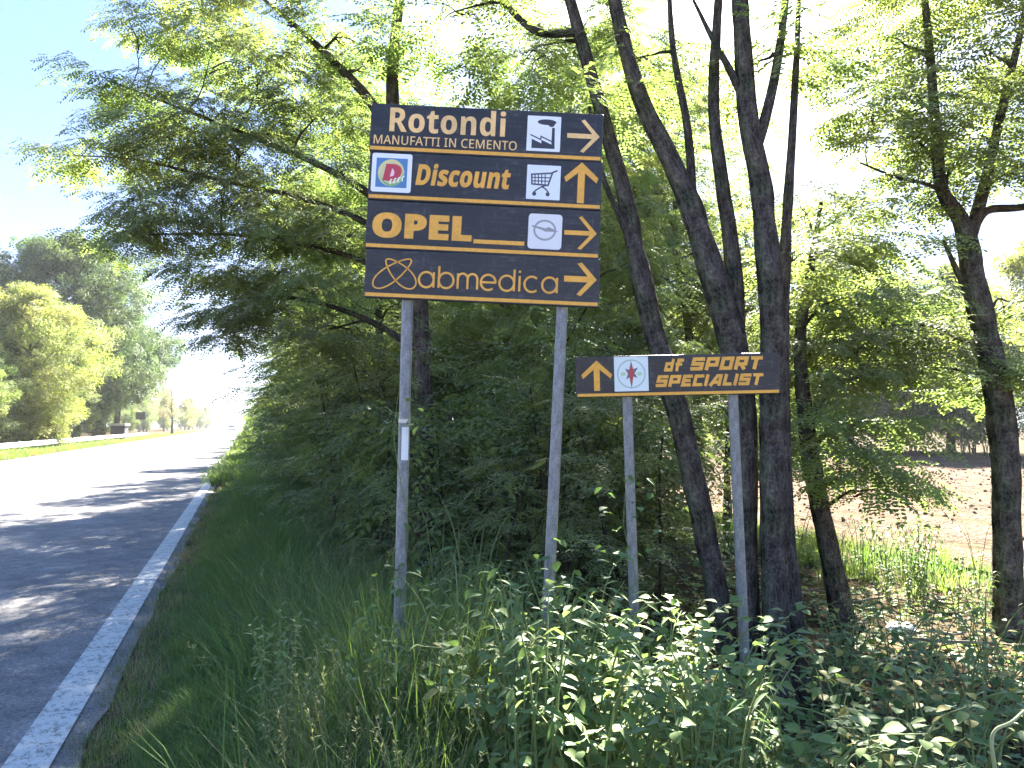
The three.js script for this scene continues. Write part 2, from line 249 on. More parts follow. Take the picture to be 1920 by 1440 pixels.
{
  const Z = 4.08, tl = P(697, 193, Z), k = PANEL_W / 437, PH = 0.2625, kv = PH / 90;   // metres per photo pixel on the sign
  const base = P(900, 1100, Z); base.y = gAt(base.x, base.z);
  const sign = thing('directional_sign', 'tall roadside sign of four stacked black panels on two grey steel poles', 'sign', base);
  const TILT = -0.0505, lo = (v) => v.clone().sub(base);
  const pz = V(0, 0, -0.055);
  const rows = [];
  const down = V(Math.sin(TILT), -Math.cos(TILT), 0);
  for (let r = 0; r < 4; r++) { const p = lo(tl).addScaledVector(down, r * 0.2646); p.x += [0, 0.002, -0.003, 0.001][r] + 0.006 * r; rows.push(panel(sign, p.x, p.y, p.z + [0, 0.002, -0.001, 0.001][r], PH, TILT + [0, 0.001, 0.002, 0.005][r])); }
  for (const [px0, px1, ptop] of [[762, 745, 205], [1057, 1026, 225]]) {
    const y0 = P(px1, 1200, Z), y1 = P(px0, 540, Z), d = y1.clone().sub(y0).normalize();
    const gy = gAt(y0.x, y0.z) - 0.25; const a = y0.clone().addScaledVector(d, (gy - y0.y) / d.y), b = y0.clone().addScaledVector(d, (P(px0, ptop, Z).y - 0.02 - y0.y) / d.y);
    const q = pole(sign, lo(a).add(pz), lo(b).add(pz), 0.0305);
    for (let r = 0; r < 4; r++) { const y = rows[r].position.y - 0.14; const f = (y - lo(a).y) / (b.y - a.y); clamp(sign, lo(a).lerp(lo(b), f).add(pz), 0.0305); }
    if (px0 === 762) { // white paper strip stuck on the pole
      const g = new THREE.CylinderGeometry(0.0312, 0.0312, 0.175, 16, 1, true, 2.62, 1.3); const st = part('sticker', g, std({ color: rgb(0.74, 0.75, 0.75), roughness: 0.8, side: THREE.DoubleSide }), q);
      st.position.y = P(752, 832, Z).y - (a.y + b.y) / 2; st.rotation.y = Math.PI + 0.35 - 0.1; part('band', new THREE.CylinderGeometry(0.0318, 0.0318, 0.02, 20, 1, true), M.bolt, q).position.y = st.position.y + 0.12;
    }
  }
  const U = (u) => u * k, Vv = (v) => -v * kv;
  const stripe = (p) => onFace('stripe', addUV(rectG(0.006, Vv(87), PANEL_W - 0.006, Vv(80.5))), M.letter, p);
  const arrowR = (p, v, th, m = M.letter) => { const o = onFace('arrow', addUV(arrowShape('right', U(61), Vv(-62), U(th))), m, p); o.position.x = U(401); o.position.y = Vv(v); };
  // first panel
  let p = rows[0]; stripe(p);
  onFace('lettering', fit(text('Rotondi', 0.006), U(36), Vv(52), U(254), Vv(4)), M.letterPale, p);
  onFace('small_lettering', fit(text('MANUFATTI IN CEMENTO', 0.006, fontThin), U(8), Vv(76), U(277), Vv(59)), M.letterPale, p);
  plate(p, U(295), Vv(75), U(358), Vv(9), 0.03, (x, n) => {
    x.fillStyle = '#e4e8ee'; x.fillRect(0, 0, n, n); x.fillStyle = '#2f3238'; const q = n / 100; x.beginPath();
    x.moveTo(15 * q, 14 * q + 76 * q); x.lineTo(15 * q, 66 * q); x.lineTo(44 * q, 78 * q); x.lineTo(44 * q, 68 * q); x.lineTo(74 * q, 80 * q); x.lineTo(74 * q, 32 * q); x.lineTo(82 * q, 32 * q); x.lineTo(84 * q, 92 * q); x.lineTo(15 * q, 92 * q); x.fill();
    x.lineWidth = 3.4 * q; x.strokeStyle = '#2f3238'; x.beginPath(); x.moveTo(10 * q, 54 * q); x.lineTo(42 * q, 67 * q); x.lineTo(42 * q, 58 * q); x.lineTo(74 * q, 71 * q); x.stroke();
    x.beginPath(); x.ellipse(58 * q, 17 * q, 28 * q, 8 * q, 0, 0, 7); x.fill(); x.beginPath(); x.ellipse(72 * q, 21 * q, 10 * q, 9 * q, 0, 0, 7); x.fill(); });
  arrowR(p, 43, 9, M.letterPale);
  // second panel
  p = rows[1]; stripe(p);
  plate(p, U(5), Vv(75), U(80), Vv(3), 0.07, (x, n) => {
    const q = n / 100; x.fillStyle = '#e6e9f4'; x.fillRect(0, 0, n, n); x.fillStyle = '#4f7fae'; x.fillRect(11 * q, 12 * q, 78 * q, 76 * q);
    x.fillStyle = '#d9d08a'; x.beginPath(); x.ellipse(49 * q, 50 * q, 33 * q, 35 * q, 0, 0, 7); x.fill(); x.fillStyle = '#7fae74'; x.beginPath(); x.ellipse(51 * q, 54 * q, 29 * q, 31 * q, 0, 0, 7); x.fill(); x.fillStyle = '#cfc795'; x.beginPath(); x.ellipse(50 * q, 49 * q, 28 * q, 29 * q, 0, 0, 7); x.fill();
    x.fillStyle = '#b93a48'; x.beginPath(); x.moveTo(36 * q, 27 * q); x.lineTo(58 * q, 27 * q); x.quadraticCurveTo(80 * q, 32 * q, 74 * q, 52 * q); x.quadraticCurveTo(68 * q, 72 * q, 48 * q, 72 * q); x.lineTo(28 * q, 70 * q); x.fill();
    x.fillStyle = '#e9c9d4'; x.beginPath(); x.moveTo(51 * q, 38 * q); x.quadraticCurveTo(61 * q, 46 * q, 55 * q, 58 * q); x.lineTo(46 * q, 60 * q); x.fill();
    x.strokeStyle = '#e2ead2'; x.lineWidth = 3.5 * q; for (let j = 0; j < 4; j++) { x.beginPath(); x.moveTo((48 + 10 * j) * q, (80 - 3 * j) * q); x.quadraticCurveTo((46 + 10 * j) * q, (66 - 3 * j) * q, (53 + 10 * j) * q, (67 - 3 * j) * q); x.stroke(); } });
  onFace('lettering', fit(text('Discount', 0.028), U(88), Vv(59.5), U(266), Vv(18), 0.16), M.letter, p);
  plate(p, U(296), Vv(75), U(359), Vv(11), 0.03, (x, n) => {
    const q = n / 100; x.fillStyle = '#dfe5ec'; x.fillRect(0, 0, n, n); x.strokeStyle = '#3a3f47'; x.lineWidth = 4.5 * q;
    x.beginPath(); x.moveTo(90 * q, 14 * q); x.lineTo(76 * q, 20 * q); x.lineTo(64 * q, 58 * q); x.lineTo(16 * q, 56 * q); x.lineTo(14 * q, 28 * q); x.lineTo(74 * q, 22 * q); x.stroke(); x.lineWidth = 3 * q;
    for (const a of [24, 34, 44, 54]) { x.beginPath(); x.moveTo(a * q, 27 * q); x.lineTo((a + 1) * q, 57 * q); x.stroke(); } for (const b of [37, 47]) { x.beginPath(); x.moveTo(14 * q, b * q); x.lineTo(69 * q, (b - 1) * q); x.stroke(); }
    x.lineWidth = 4 * q; x.beginPath(); x.moveTo(62 * q, 58 * q); x.quadraticCurveTo(40 * q, 62 * q, 22 * q, 80 * q); x.stroke(); x.beginPath(); x.moveTo(44 * q, 62 * q); x.quadraticCurveTo(60 * q, 68 * q, 66 * q, 80 * q); x.stroke();
    x.fillStyle = '#3a3f47'; for (const a of [24, 64]) { x.beginPath(); x.arc(a * q, 84 * q, 6 * q, 0, 7); x.fill(); } });
  { const o = onFace('arrow', addUV(arrowShape('up', U(64), Vv(-76), U(13))), M.letter, p); o.position.x = U(398); o.position.y = Vv(40.2); }
  // third panel
  p = rows[2]; stripe(p);
  onFace('lettering', fit(text('OPEL', 0.05), U(12), Vv(69), U(198), Vv(22)), M.letter, p);
  onFace('underscore', addUV(rectG(U(202), Vv(71.5), U(297), Vv(64))), M.letter, p);
  plate(p, U(303), Vv(76), U(366), Vv(11), 0.12, (x, n) => {
    const q = n / 100; x.fillStyle = '#dcdcdc'; x.fillRect(0, 0, n, n); x.strokeStyle = '#9a9a9a'; x.lineWidth = 6 * q; x.beginPath(); x.ellipse(49 * q, 46 * q, 31 * q, 27 * q, 0, 0, 7); x.stroke();
    x.fillStyle = '#8f8f8f'; x.beginPath(); x.moveTo(11 * q, 33 * q); x.lineTo(52 * q, 41 * q); x.lineTo(60 * q, 36 * q); x.lineTo(90 * q, 49 * q); x.lineTo(50 * q, 50 * q); x.lineTo(42 * q, 46 * q); x.lineTo(11 * q, 37 * q); x.fill(); });
  arrowR(p, 43, 8.5);
  // fourth panel
  p = rows[3]; stripe(p);
  const loop = (cx, cy, rx, ry, rot) => { const c = Math.cos(rot), s = Math.sin(rot); return arc(0, 0, 1, 1, 0, 350, 35).map(([a, b]) => { const egg = 1 + 0.28 * a; const x = a * rx, y = b * ry * egg; return [U(cx) + c * x - s * y, Vv(cy) + s * x + c * y]; }); };
  onFace('emblem', addUV(merge([ribbon(loop(51, 43, 0.122, 0.042, 0.66 + Math.PI), U(2.6), true), ribbon(loop(66, 43, 0.105, 0.044, -0.74), U(2.6), true)])), M.letter, p);
  onFace('lettering', thinText('abmedica', U(101), Vv(66.5), U(361), 0.082, U(4)), M.letter, p);
  arrowR(p, 39, 11);
}
{
  const Z = 4.745, tl = P(1079, 669, Z), k = PANEL_W / 382, kv = 0.252 / 77;
  const base = P(1290, 1200, Z); base.y = gAt(base.x, base.z);
  const sign = thing('small_directional_sign', 'small roadside sign with one black panel on two grey steel poles', 'sign', base), lo = (v) => v.clone().sub(base);
  const q = lo(tl), p = panel(sign, q.x, q.y, q.z, 0.252, 0.0213);
  const pz = V(0, 0, -0.055);
  for (const [px0, py0, px1, py1] of [[1179, 760, 1187, 1000], [1379, 745, 1406, 1340]]) {
    const y0 = P(px1, py1, Z), y1 = P(px0, py0, Z), d = y1.clone().sub(y0).normalize(), gy = gAt(y0.x, y0.z) - 0.3, top = P(1300, 672, Z).y;
    const a = y0.clone().addScaledVector(d, (gy - y0.y) / d.y), b = y0.clone().addScaledVector(d, (top - y0.y) / d.y), o = pole(sign, lo(a).add(pz), lo(b).add(pz), 0.031);
    const f = (P(1300, 705, Z).y - a.y) / (b.y - a.y); clamp(sign, lo(a).lerp(lo(b), f).add(pz), 0.031);
    if (px0 === 1379) { const j = part('collar', new THREE.CylinderGeometry(0.0335, 0.0335, 0.03, 20), M.steel, o); j.position.y = P(1390, 1105, Z).y - (a.y + b.y) / 2; const s = part('sticker', new THREE.CylinderGeometry(0.0316, 0.0316, 0.03, 12, 1, true, -0.35, 0.6), M.white, o); s.position.y = P(1390, 1222, Z).y - (a.y + b.y) / 2; s.material = std({ color: rgb(0.66, 0.66, 0.68), side: THREE.DoubleSide }); }
  }
  const U = (u) => u * k, Vv = (v) => -v * kv;
  onFace('stripe', addUV(rectG(0.006, Vv(75.5), PANEL_W - 0.006, Vv(70))), M.letter, p);
  { const o = onFace('arrow', addUV(arrowShape('up', U(58), Vv(-57), U(11))), M.letter, p); o.position.x = U(39); o.position.y = Vv(36.5); }
  plate(p, U(72), Vv(67), U(136), Vv(2), 0.01, (x, n) => {
    const r = n / 100; x.fillStyle = '#d8e4e6'; x.fillRect(0, 0, n, n); x.strokeStyle = '#a9bdb9'; x.lineWidth = 4 * r; x.beginPath(); x.arc(50 * r, 50 * r, 40 * r, 0, 7); x.stroke();
    x.fillStyle = '#b5cfb0'; for (const a of [26, 74]) { x.beginPath(); x.ellipse(a * r, 50 * r, 8 * r, 6 * r, 0, 0, 7); x.fill(); }
    x.fillStyle = '#6f6a6a'; x.beginPath(); const star = [[50, 12], [56, 36], [70, 32], [60, 48], [68, 62], [56, 58], [50, 92], [44, 60], [34, 66], [40, 50], [32, 34], [44, 38]]; star.forEach(([a, b], j) => j ? x.lineTo(a * r, b * r) : x.moveTo(a * r, b * r)); x.fill();
    x.fillStyle = '#b8404a'; x.beginPath(); [[50, 22], [58, 46], [51, 86], [42, 46]].forEach(([a, b], j) => j ? x.lineTo(a * r, b * r) : x.moveTo(a * r, b * r)); x.fill(); });
  onFace('lettering', squareText('df', U(165), Vv(32), U(204), Vv(7), 0.3, 0.26), M.letter, p);
  onFace('lettering', squareText('SPORT', U(215), Vv(32), U(352), Vv(6), 0.28, 0.27), M.letter, p);
  onFace('lettering', squareText('SPECIALIST', U(149), Vv(62), U(352), Vv(37.5), 0.28, 0.27), M.letter, p);
}

// ---------------------------------------------------------------- plant building blocks
function leafShape(l, w, fold = 0.25, droop = 0.15, n = 3) { // one leaf along +x, normal +y
  const pos = [], idx = [], prof = n === 2 ? [0, 1, 0.02] : n === 3 ? [0, 0.92, 0.8, 0.02] : [0, 0.85, 1, 0.7, 0.02];
  for (let k = 0; k <= n; k++) { const u = k / n, x = u * l, y = -droop * l * u * u, h = prof[k] * w / 2; pos.push(x, y, 0, x, y + fold * h, h, x, y + fold * h, -h); }
  for (let k = 0; k < n; k++) { const a = k * 3, b = a + 3; idx.push(a, a + 1, b + 1, a, b + 1, b, a, b + 2, a + 2, a, b, b + 2); }
  const g = new THREE.BufferGeometry(); g.setAttribute('position', new THREE.Float32BufferAttribute(pos, 3)); g.setIndex(idx); g.computeVertexNormals(); return g;
}
const flatLeaf = (l, w) => { const g = new THREE.BufferGeometry(); g.setAttribute('position', new THREE.Float32BufferAttribute([0, 0, 0, l * 0.35, 0.1 * w, w / 2, l * 0.8, 0, w * 0.36, l, -0.1 * l, 0, l * 0.8, 0, -w * 0.36, l * 0.35, 0.1 * w, -w / 2], 3)); g.setIndex([0, 1, 5, 1, 2, 5, 2, 4, 5, 2, 3, 4]); g.computeVertexNormals(); return g; };
const mat4 = (p, rx, ry, rz, s = 1) => new THREE.Matrix4().compose(p, new THREE.Quaternion().setFromEuler(new THREE.Euler(rx, ry, rz, 'YXZ')), V(s, s, s));
function stick(a, b, r) { const d = b.clone().sub(a), g = new THREE.CylinderGeometry(r * 0.6, r, d.length(), 4, 1, true).deleteAttribute('uv'); g.translate(0, d.length() / 2, 0); g.applyQuaternion(new THREE.Quaternion().setFromUnitVectors(V(0, 1, 0), d.normalize())); g.translate(a.x, a.y, a.z); return g; }
function locustSpray(nLeaf = 7, len = 0.42, pairs = 6, k = 1) { // a twig of pinnate leaves
  const gs = [], base = flatLeaf(0.044 * k, 0.024 * k);
  for (let i = 0; i < nLeaf; i++) {
    const u = (i + 0.6) / nLeaf, side = i % 2 ? 1 : -1, o = V(u * len, -0.05 * u * u, 0), yaw = -side * R(0.5, 1.1) * (1 - 0.6 * u), m = mat4(o, R(-0.3, 0.3), yaw, R(-0.35, 0.15)), L = R(0.16, 0.25);
    for (let j = 0; j < pairs; j++) { const x = 0.03 + (j + 0.5) / pairs * L, y = -0.25 * x * x / L; for (const q of [1, -1]) { const g = base.clone(); g.applyMatrix4(mat4(V(x, y, 0), q * R(-0.5, 0.2), -q * R(1.1, 1.45), R(-0.35, 0.1), R(0.8, 1.1))); g.applyMatrix4(m); gs.push(g); } }
    const g = base.clone(); g.applyMatrix4(mat4(V(L + 0.03, -0.25 * L, 0), 0, 0, -0.3)); g.applyMatrix4(m); gs.push(g);
  }
  return mergeGeometries(gs);
}
function broadSpray(n = 11, len = 0.4, l = 0.075, w = 0.045) {
  const gs = [];
  for (let i = 0; i < n; i++) { const u = (i + 0.4) / n, side = i % 2 ? 1 : -1, g = leafShape(l * R(0.75, 1.15), w * R(0.8, 1.15), 0.3, 0.2, 3); g.applyMatrix4(mat4(V(u * len, -0.08 * u * u + R(-0.02, 0.02), side * 0.012), R(-0.5, 0.5), -side * R(0.4, 1.3) * (1 - 0.5 * u), R(-0.5, 0.25))); gs.push(g); }
  return mergeGeometries(gs);
}
function clump(n, rad, l, w) { const gs = []; for (let i = 0; i < n; i++) { const d = V(R(-1, 1), R(-1, 1), R(-1, 1)).normalize().multiplyScalar(rad * Math.cbrt(R(0.1, 1))); d.y *= 0.7; const g = flatLeaf(l * R(0.7, 1.2), w * R(0.7, 1.2)); g.applyMatrix4(mat4(d, R(-0.7, 0.7), R(0, 6.28), R(-0.7, 0.4))); gs.push(g); } return mergeGeometries(gs); }
function tube(pts, radii, radial = 9, per = 4, rough = 0) { // tapered limb through points
  const c = new THREE.CatmullRomCurve3(pts, false, 'centripetal'), n = (pts.length - 1) * per, pos = [], uv = [], idx = []; let up = V(1, 0, 0.13).normalize(), run = 0, last = null;
  for (let k = 0; k <= n; k++) {
    const u = k / n, p = c.getPoint(u), d = c.getTangent(u), f = u * (radii.length - 1), i = Math.min(Math.floor(f), radii.length - 2), r = lerp(radii[i], radii[i + 1], f - i);
    const b = d.clone().cross(up).normalize(), a = b.clone().cross(d).normalize(); up = a; if (last) run += p.distanceTo(last); last = p;
    for (let j = 0; j <= radial; j++) { const t = j % radial / radial * 6.28318, q = r * (1 + rough * (noise(j % radial * 1.7 + pts[0].x * 9, run * 5) - 0.5)); pos.push(p.x + q * (Math.cos(t) * a.x + Math.sin(t) * b.x), p.y + q * (Math.cos(t) * a.y + Math.sin(t) * b.y), p.z + q * (Math.cos(t) * a.z + Math.sin(t) * b.z)); uv.push(j / radial * Math.max(1, Math.round(r * 8)), run * 1.2); }
  }
  for (let k = 0; k < n; k++) for (let j = 0; j < radial; j++) { const a = k * (radial + 1) + j, b = a + radial + 1; idx.push(a, a + 1, b, b, a + 1, b + 1); }
  const g = new THREE.BufferGeometry(); g.setAttribute('position', new THREE.Float32BufferAttribute(pos, 3)); g.setAttribute('uv', new THREE.Float32BufferAttribute(uv, 2)); g.setIndex(idx); g.computeVertexNormals(); return g;
}
const SPRAY = [locustSpray(7), locustSpray(8, 0.5), locustSpray(6, 0.36, 7)];
const BROAD = [broadSpray(), broadSpray(12, 0.45, 0.095, 0.055), broadSpray(14, 0.42, 0.06, 0.028)];
const CLUMP = [clump(70, 0.55, 0.17, 0.10), clump(80, 0.6, 0.15, 0.085)];
const FARCLUMP = clump(80, 1.0, 0.36, 0.24);

// foliage = list of plates {c: Vector3, r: Vector3, n, s}; each copy is a twig turned outwards from the plate's middle
function crown(parent, geo, material, plates, flatness = 0.35, name = 'crown', size = 1) {
  let N = 0; for (const p of plates) N += p.n; const im = shade(new THREE.InstancedMesh(geo, material, N)), o = new THREE.Object3D(), col = new THREE.Color(); o.rotation.order = 'YXZ'; let k = 0;
  for (const p of plates) {
    const tint = R(0.8, 1.2), warm = R(0.9, 1.12);
    for (let i = 0; i < p.n; i++) {
      const d = V(R(-1, 1), R(-1, 1), R(-1, 1)); while (d.lengthSq() > 1) d.set(R(-1, 1), R(-1, 1), R(-1, 1)); const e = p.hollow ? d.clone().normalize().multiplyScalar(Math.pow(d.length(), 0.45)) : d;
      o.position.copy(p.c).add(V(e.x * p.r.x, e.y * p.r.y, e.z * p.r.z));
      o.rotation.set(R(-1, 1) * flatness, Math.atan2(-d.z, d.x) + R(-1.0, 1.0), R(-1, 1) * flatness - 0.12 + (p.lift ?? 0)); const s = (p.s ?? 1) * size * R(0.75, 1.25); o.scale.set(s, s, s); o.updateMatrix(); im.setMatrixAt(k, o.matrix);
      const b = tint * R(0.8, 1.2); col.setRGB(b * warm, b, b * R(0.85, 1.15)); im.setColorAt(k, col); k++;
    }
  }
  im.name = name; im.userData.kind = 'stuff'; parent.add(im); return im;
}
// limb from the trunk line to a foliage plate
function limb(parent, from, to, r0, sag = 0.12, kinks = 0.06) {
  const d = to.clone().sub(from), L = d.length(), pts = [from.clone()]; for (const u of [0.25, 0.5, 0.78]) { const q = from.clone().addScaledVector(d, u); q.y += L * sag * Math.sin(u * 3.14) + R(-1, 1) * kinks * L; q.x += R(-1, 1) * kinks * L; q.z += R(-1, 1) * kinks * L; pts.push(q); } pts.push(to.clone());
  return part('branch', tube(pts, [r0, r0 * 0.72, r0 * 0.5, r0 * 0.3, r0 * 0.14], 6, 3, 0.15), M.bark, parent);
}
function pointOn(path, y) { let best = path[0]; for (let k = 0; k < path.length - 1; k++) if ((path[k].y - y) * (path[k + 1].y - y) <= 0) { const f = (y - path[k].y) / (path[k + 1].y - path[k].y || 1); return path[k].clone().lerp(path[k + 1], f); } return path[path.length - 1].clone(); }

// a tree given by photo-measured trunk lines and foliage plates
function namedTree(name, label, stems, plates, o = {}) {
  const b = stems[0][0], base = P(b[0], b[1], b[2]); base.y = gAt(base.x, base.z) - 0.06;
  const t = thing(name, label, 'tree', base, o.group), lines = [];
  stems.forEach((st, i) => {
    const pts = st.map(([x, y, d]) => P(x, y, d)), rs = st.map((q) => q[3] / 2 / F * q[2]);
    if (i === 0 || o.ground?.includes(i)) { pts[0].y = gAt(pts[0].x, pts[0].z) - 0.08; pts.splice(1, 0, pts[0].clone().lerp(pts[1], 0.12)); rs.unshift(rs[0] * 1.5); }
    pts.forEach((p) => p.sub(base)); lines.push(pts); part(i ? 'stem' : 'trunk', tube(pts, rs, 12, 5, 0.22), M.bark, t);
  });
  const pl = plates.map(([x, y, d, rx, ry, rz, n, s]) => ({ c: P(x, y, d).sub(base), r: V(Math.max(rx - (o.shrink ?? 15), rx * 0.45) / F * d, ry * (o.flat ? 0.7 : 1) / F * d, rz), n: Math.round(n * (o.thin ?? 0.7)), s: s ?? 1 }));
  const joints = []; lines.forEach((L, i) => { const c = new THREE.CatmullRomCurve3(L, false, 'centripetal'), w = stems[i]; for (let u = 0.25; u < 0.97; u += 0.04) { const f = u * (w.length - 1), q = Math.min(Math.floor(f), w.length - 2); joints.push([c.getPoint(u), lerp(w[q][3], w[q + 1][3], f - q) / 2 / F * w[q][2]]); } });
  for (const p of pl) { const [from, thick] = joints.reduce((m, j) => { const d = j[0].distanceTo(p.c) + Math.max(0, j[0].y - p.c.y + 0.15) * 2.5; return d < m[2] ? [j[0], j[1], d] : m; }, [null, 0, 1e9]); limb(t, from, p.c, Math.min(thick * 0.75, 0.026), 0.08); for (let q = 0; q < 2; q++) { const e = p.c.clone().add(V(R(-0.8, 0.8) * p.r.x, R(-0.3, 0.4) * p.r.y, R(-0.8, 0.8) * p.r.z)); limb(t, from.clone().lerp(p.c, R(0.5, 0.75)), e, 0.009, 0.05); } }
  crown(t, SPRAY[o.variant ?? 0], M.locust, pl, o.flat ?? 0.36, 'crown', o.size ?? 1);
  return t;
}

// ---------------------------------------------------------------- the trees beside the signs
const CLUSTER = 'slender locust trees behind the signs';
namedTree('locust_tree', 'leaning dark locust trunk rising behind the small sign panel', [
  [[1378, 1290, 5.9, 46], [1335, 1060, 5.9, 44], [1296, 880, 5.95, 42], [1262, 740, 6.0, 42], [1226, 620, 6.1, 40], [1192, 470, 6.2, 36], [1172, 370, 6.3, 32], [1140, 250, 6.4, 28], [1085, 60, 6.6, 24], [1030, -160, 6.8, 18], [990, -420, 7, 9]],
  [[1085, 60, 6.6, 18], [1010, 60, 6.7, 15], [950, 10, 6.8, 11], [880, -90, 6.9, 6]],
  [[1196, 480, 6.2, 16], [1160, 400, 6.2, 13], [1130, 330, 6.2, 10], [1105, 200, 6.3, 6]],
], [[900, -120, 7, 160, 40, 0.8, 90], [1000, -260, 7, 190, 45, 0.9, 110], [1020, -430, 7, 200, 60, 1, 130], [880, -330, 7.2, 170, 45, 0.9, 90], [1100, -560, 7, 170, 50, 0.9, 90], [830, 40, 7.4, 110, 40, 0.6, 60], [1110, 210, 6.6, 60, 25, 0.4, 22], [980, 120, 7.2, 80, 30, 0.5, 34]], { group: CLUSTER, variant: 0 });
namedTree('locust_tree', 'thick leaning locust trunk just behind the small sign, forking above it', [
  [[1412, 1295, 5.7, 34], [1402, 1000, 5.75, 36], [1396, 780, 5.8, 42], [1368, 620, 5.85, 58], [1332, 500, 5.9, 48], [1292, 380, 6.0, 44], [1245, 275, 6.05, 38], [1200, 180, 6.1, 32], [1160, 40, 6.2, 26], [1130, -140, 6.3, 19], [1115, -400, 6.5, 9]],
  [[1382, 650, 5.85, 30], [1378, 540, 5.9, 34], [1366, 420, 6.0, 30], [1352, 330, 6.0, 26], [1338, 208, 6.1, 22], [1342, 80, 6.2, 19], [1355, -100, 6.3, 14], [1370, -330, 6.4, 7]],
  [[1300, 395, 6.0, 18], [1290, 250, 6.1, 15], [1262, 90, 6.2, 12], [1250, -90, 6.3, 8], [1230, -250, 6.4, 5]],
], [[1200, -330, 6.6, 190, 45, 0.9, 100], [1340, -470, 6.6, 190, 50, 0.9, 110], [1080, -480, 6.6, 160, 45, 0.9, 80], [1250, -180, 6.5, 90, 30, 0.6, 34], [1180, 120, 6.8, 60, 26, 0.5, 20]], { group: CLUSTER, variant: 1 });
namedTree('locust_tree', 'straight upright locust trunk at the end of the small sign panel', [
  [[1458, 1320, 5.6, 50], [1452, 1050, 5.6, 50], [1449, 800, 5.65, 50], [1448, 583, 5.7, 48], [1436, 440, 5.75, 44], [1424, 333, 5.8, 42], [1407, 250, 5.8, 40], [1398, 150, 5.9, 36], [1388, 20, 6.0, 32], [1378, -160, 6.1, 24], [1372, -420, 6.2, 10]],
  [[1415, 290, 5.8, 22], [1440, 200, 5.8, 20], [1462, 90, 5.9, 17], [1480, -60, 6.0, 12], [1510, -240, 6.1, 6]],
  [[1400, 200, 5.9, 16], [1368, 130, 5.9, 14], [1340, 80, 6.0, 11], [1300, 0, 6.1, 6]],
], [[1480, -300, 6.3, 170, 45, 0.9, 90], [1560, -190, 6.2, 120, 35, 0.7, 50], [1390, -520, 6.3, 190, 50, 0.9, 100], [1420, 130, 6.4, 70, 30, 0.5, 22]], { group: CLUSTER, variant: 2 });
namedTree('locust_tree', 'short broken locust trunk standing against the straight upright trunk', [
  [[1494, 1322, 5.75, 44], [1490, 1210, 5.75, 42], [1484, 1120, 5.78, 38], [1476, 1000, 5.8, 30], [1470, 860, 5.82, 26], [1468, 640, 5.85, 24], [1475, 420, 5.9, 20], [1490, 180, 6.0, 14], [1500, -60, 6.1, 7]],
], [[1500, 100, 6.3, 80, 28, 0.5, 24], [1490, 480, 6.5, 55, 40, 0.4, 24]], { group: CLUSTER, variant: 0 });
namedTree('locust_tree', 'small crooked locust with bright low foliage at the edge of the tilled field', [
  [[1582, 1155, 8.1, 46], [1556, 1040, 8.1, 38], [1538, 950, 8.1, 36], [1520, 860, 8.1, 34], [1508, 760, 8.1, 28], [1500, 640, 8.1, 22], [1520, 500, 8.2, 14], [1540, 380, 8.3, 7]],
  [[1512, 790, 8.1, 14], [1560, 730, 8.0, 10], [1620, 700, 7.9, 6]],
], [[1530, 830, 8.0, 90, 34, 0.6, 80], [1500, 760, 8.0, 60, 40, 0.5, 50], [1610, 880, 7.9, 80, 24, 0.5, 46], [1650, 915, 7.8, 45, 22, 0.3, 20], [1500, 700, 8.1, 70, 30, 0.5, 44], [1540, 640, 8.2, 80, 36, 0.6, 50], [1580, 560, 8.2, 90, 40, 0.7, 60], [1520, 470, 8.3, 90, 40, 0.7, 60], [1580, 400, 8.3, 80, 34, 0.7, 50], [1680, 790, 8.0, 40, 14, 0.3, 14], [1490, 580, 8.2, 40, 30, 0.4, 24], [1640, 470, 8.4, 100, 26, 0.6, 40], [1680, 560, 8.4, 90, 24, 0.6, 40], [1600, 640, 8.3, 100, 24, 0.6, 44], [1550, 560, 8.6, 90, 30, 0.5, 30], [1560, 700, 8.1, 90, 22, 0.5, 32], [1620, 790, 8.0, 70, 20, 0.5, 26], [1500, 380, 8.5, 80, 26, 0.6, 28], [1660, 640, 8.5, 80, 22, 0.5, 28]], { group: CLUSTER, variant: 1, flat: 0.3 });
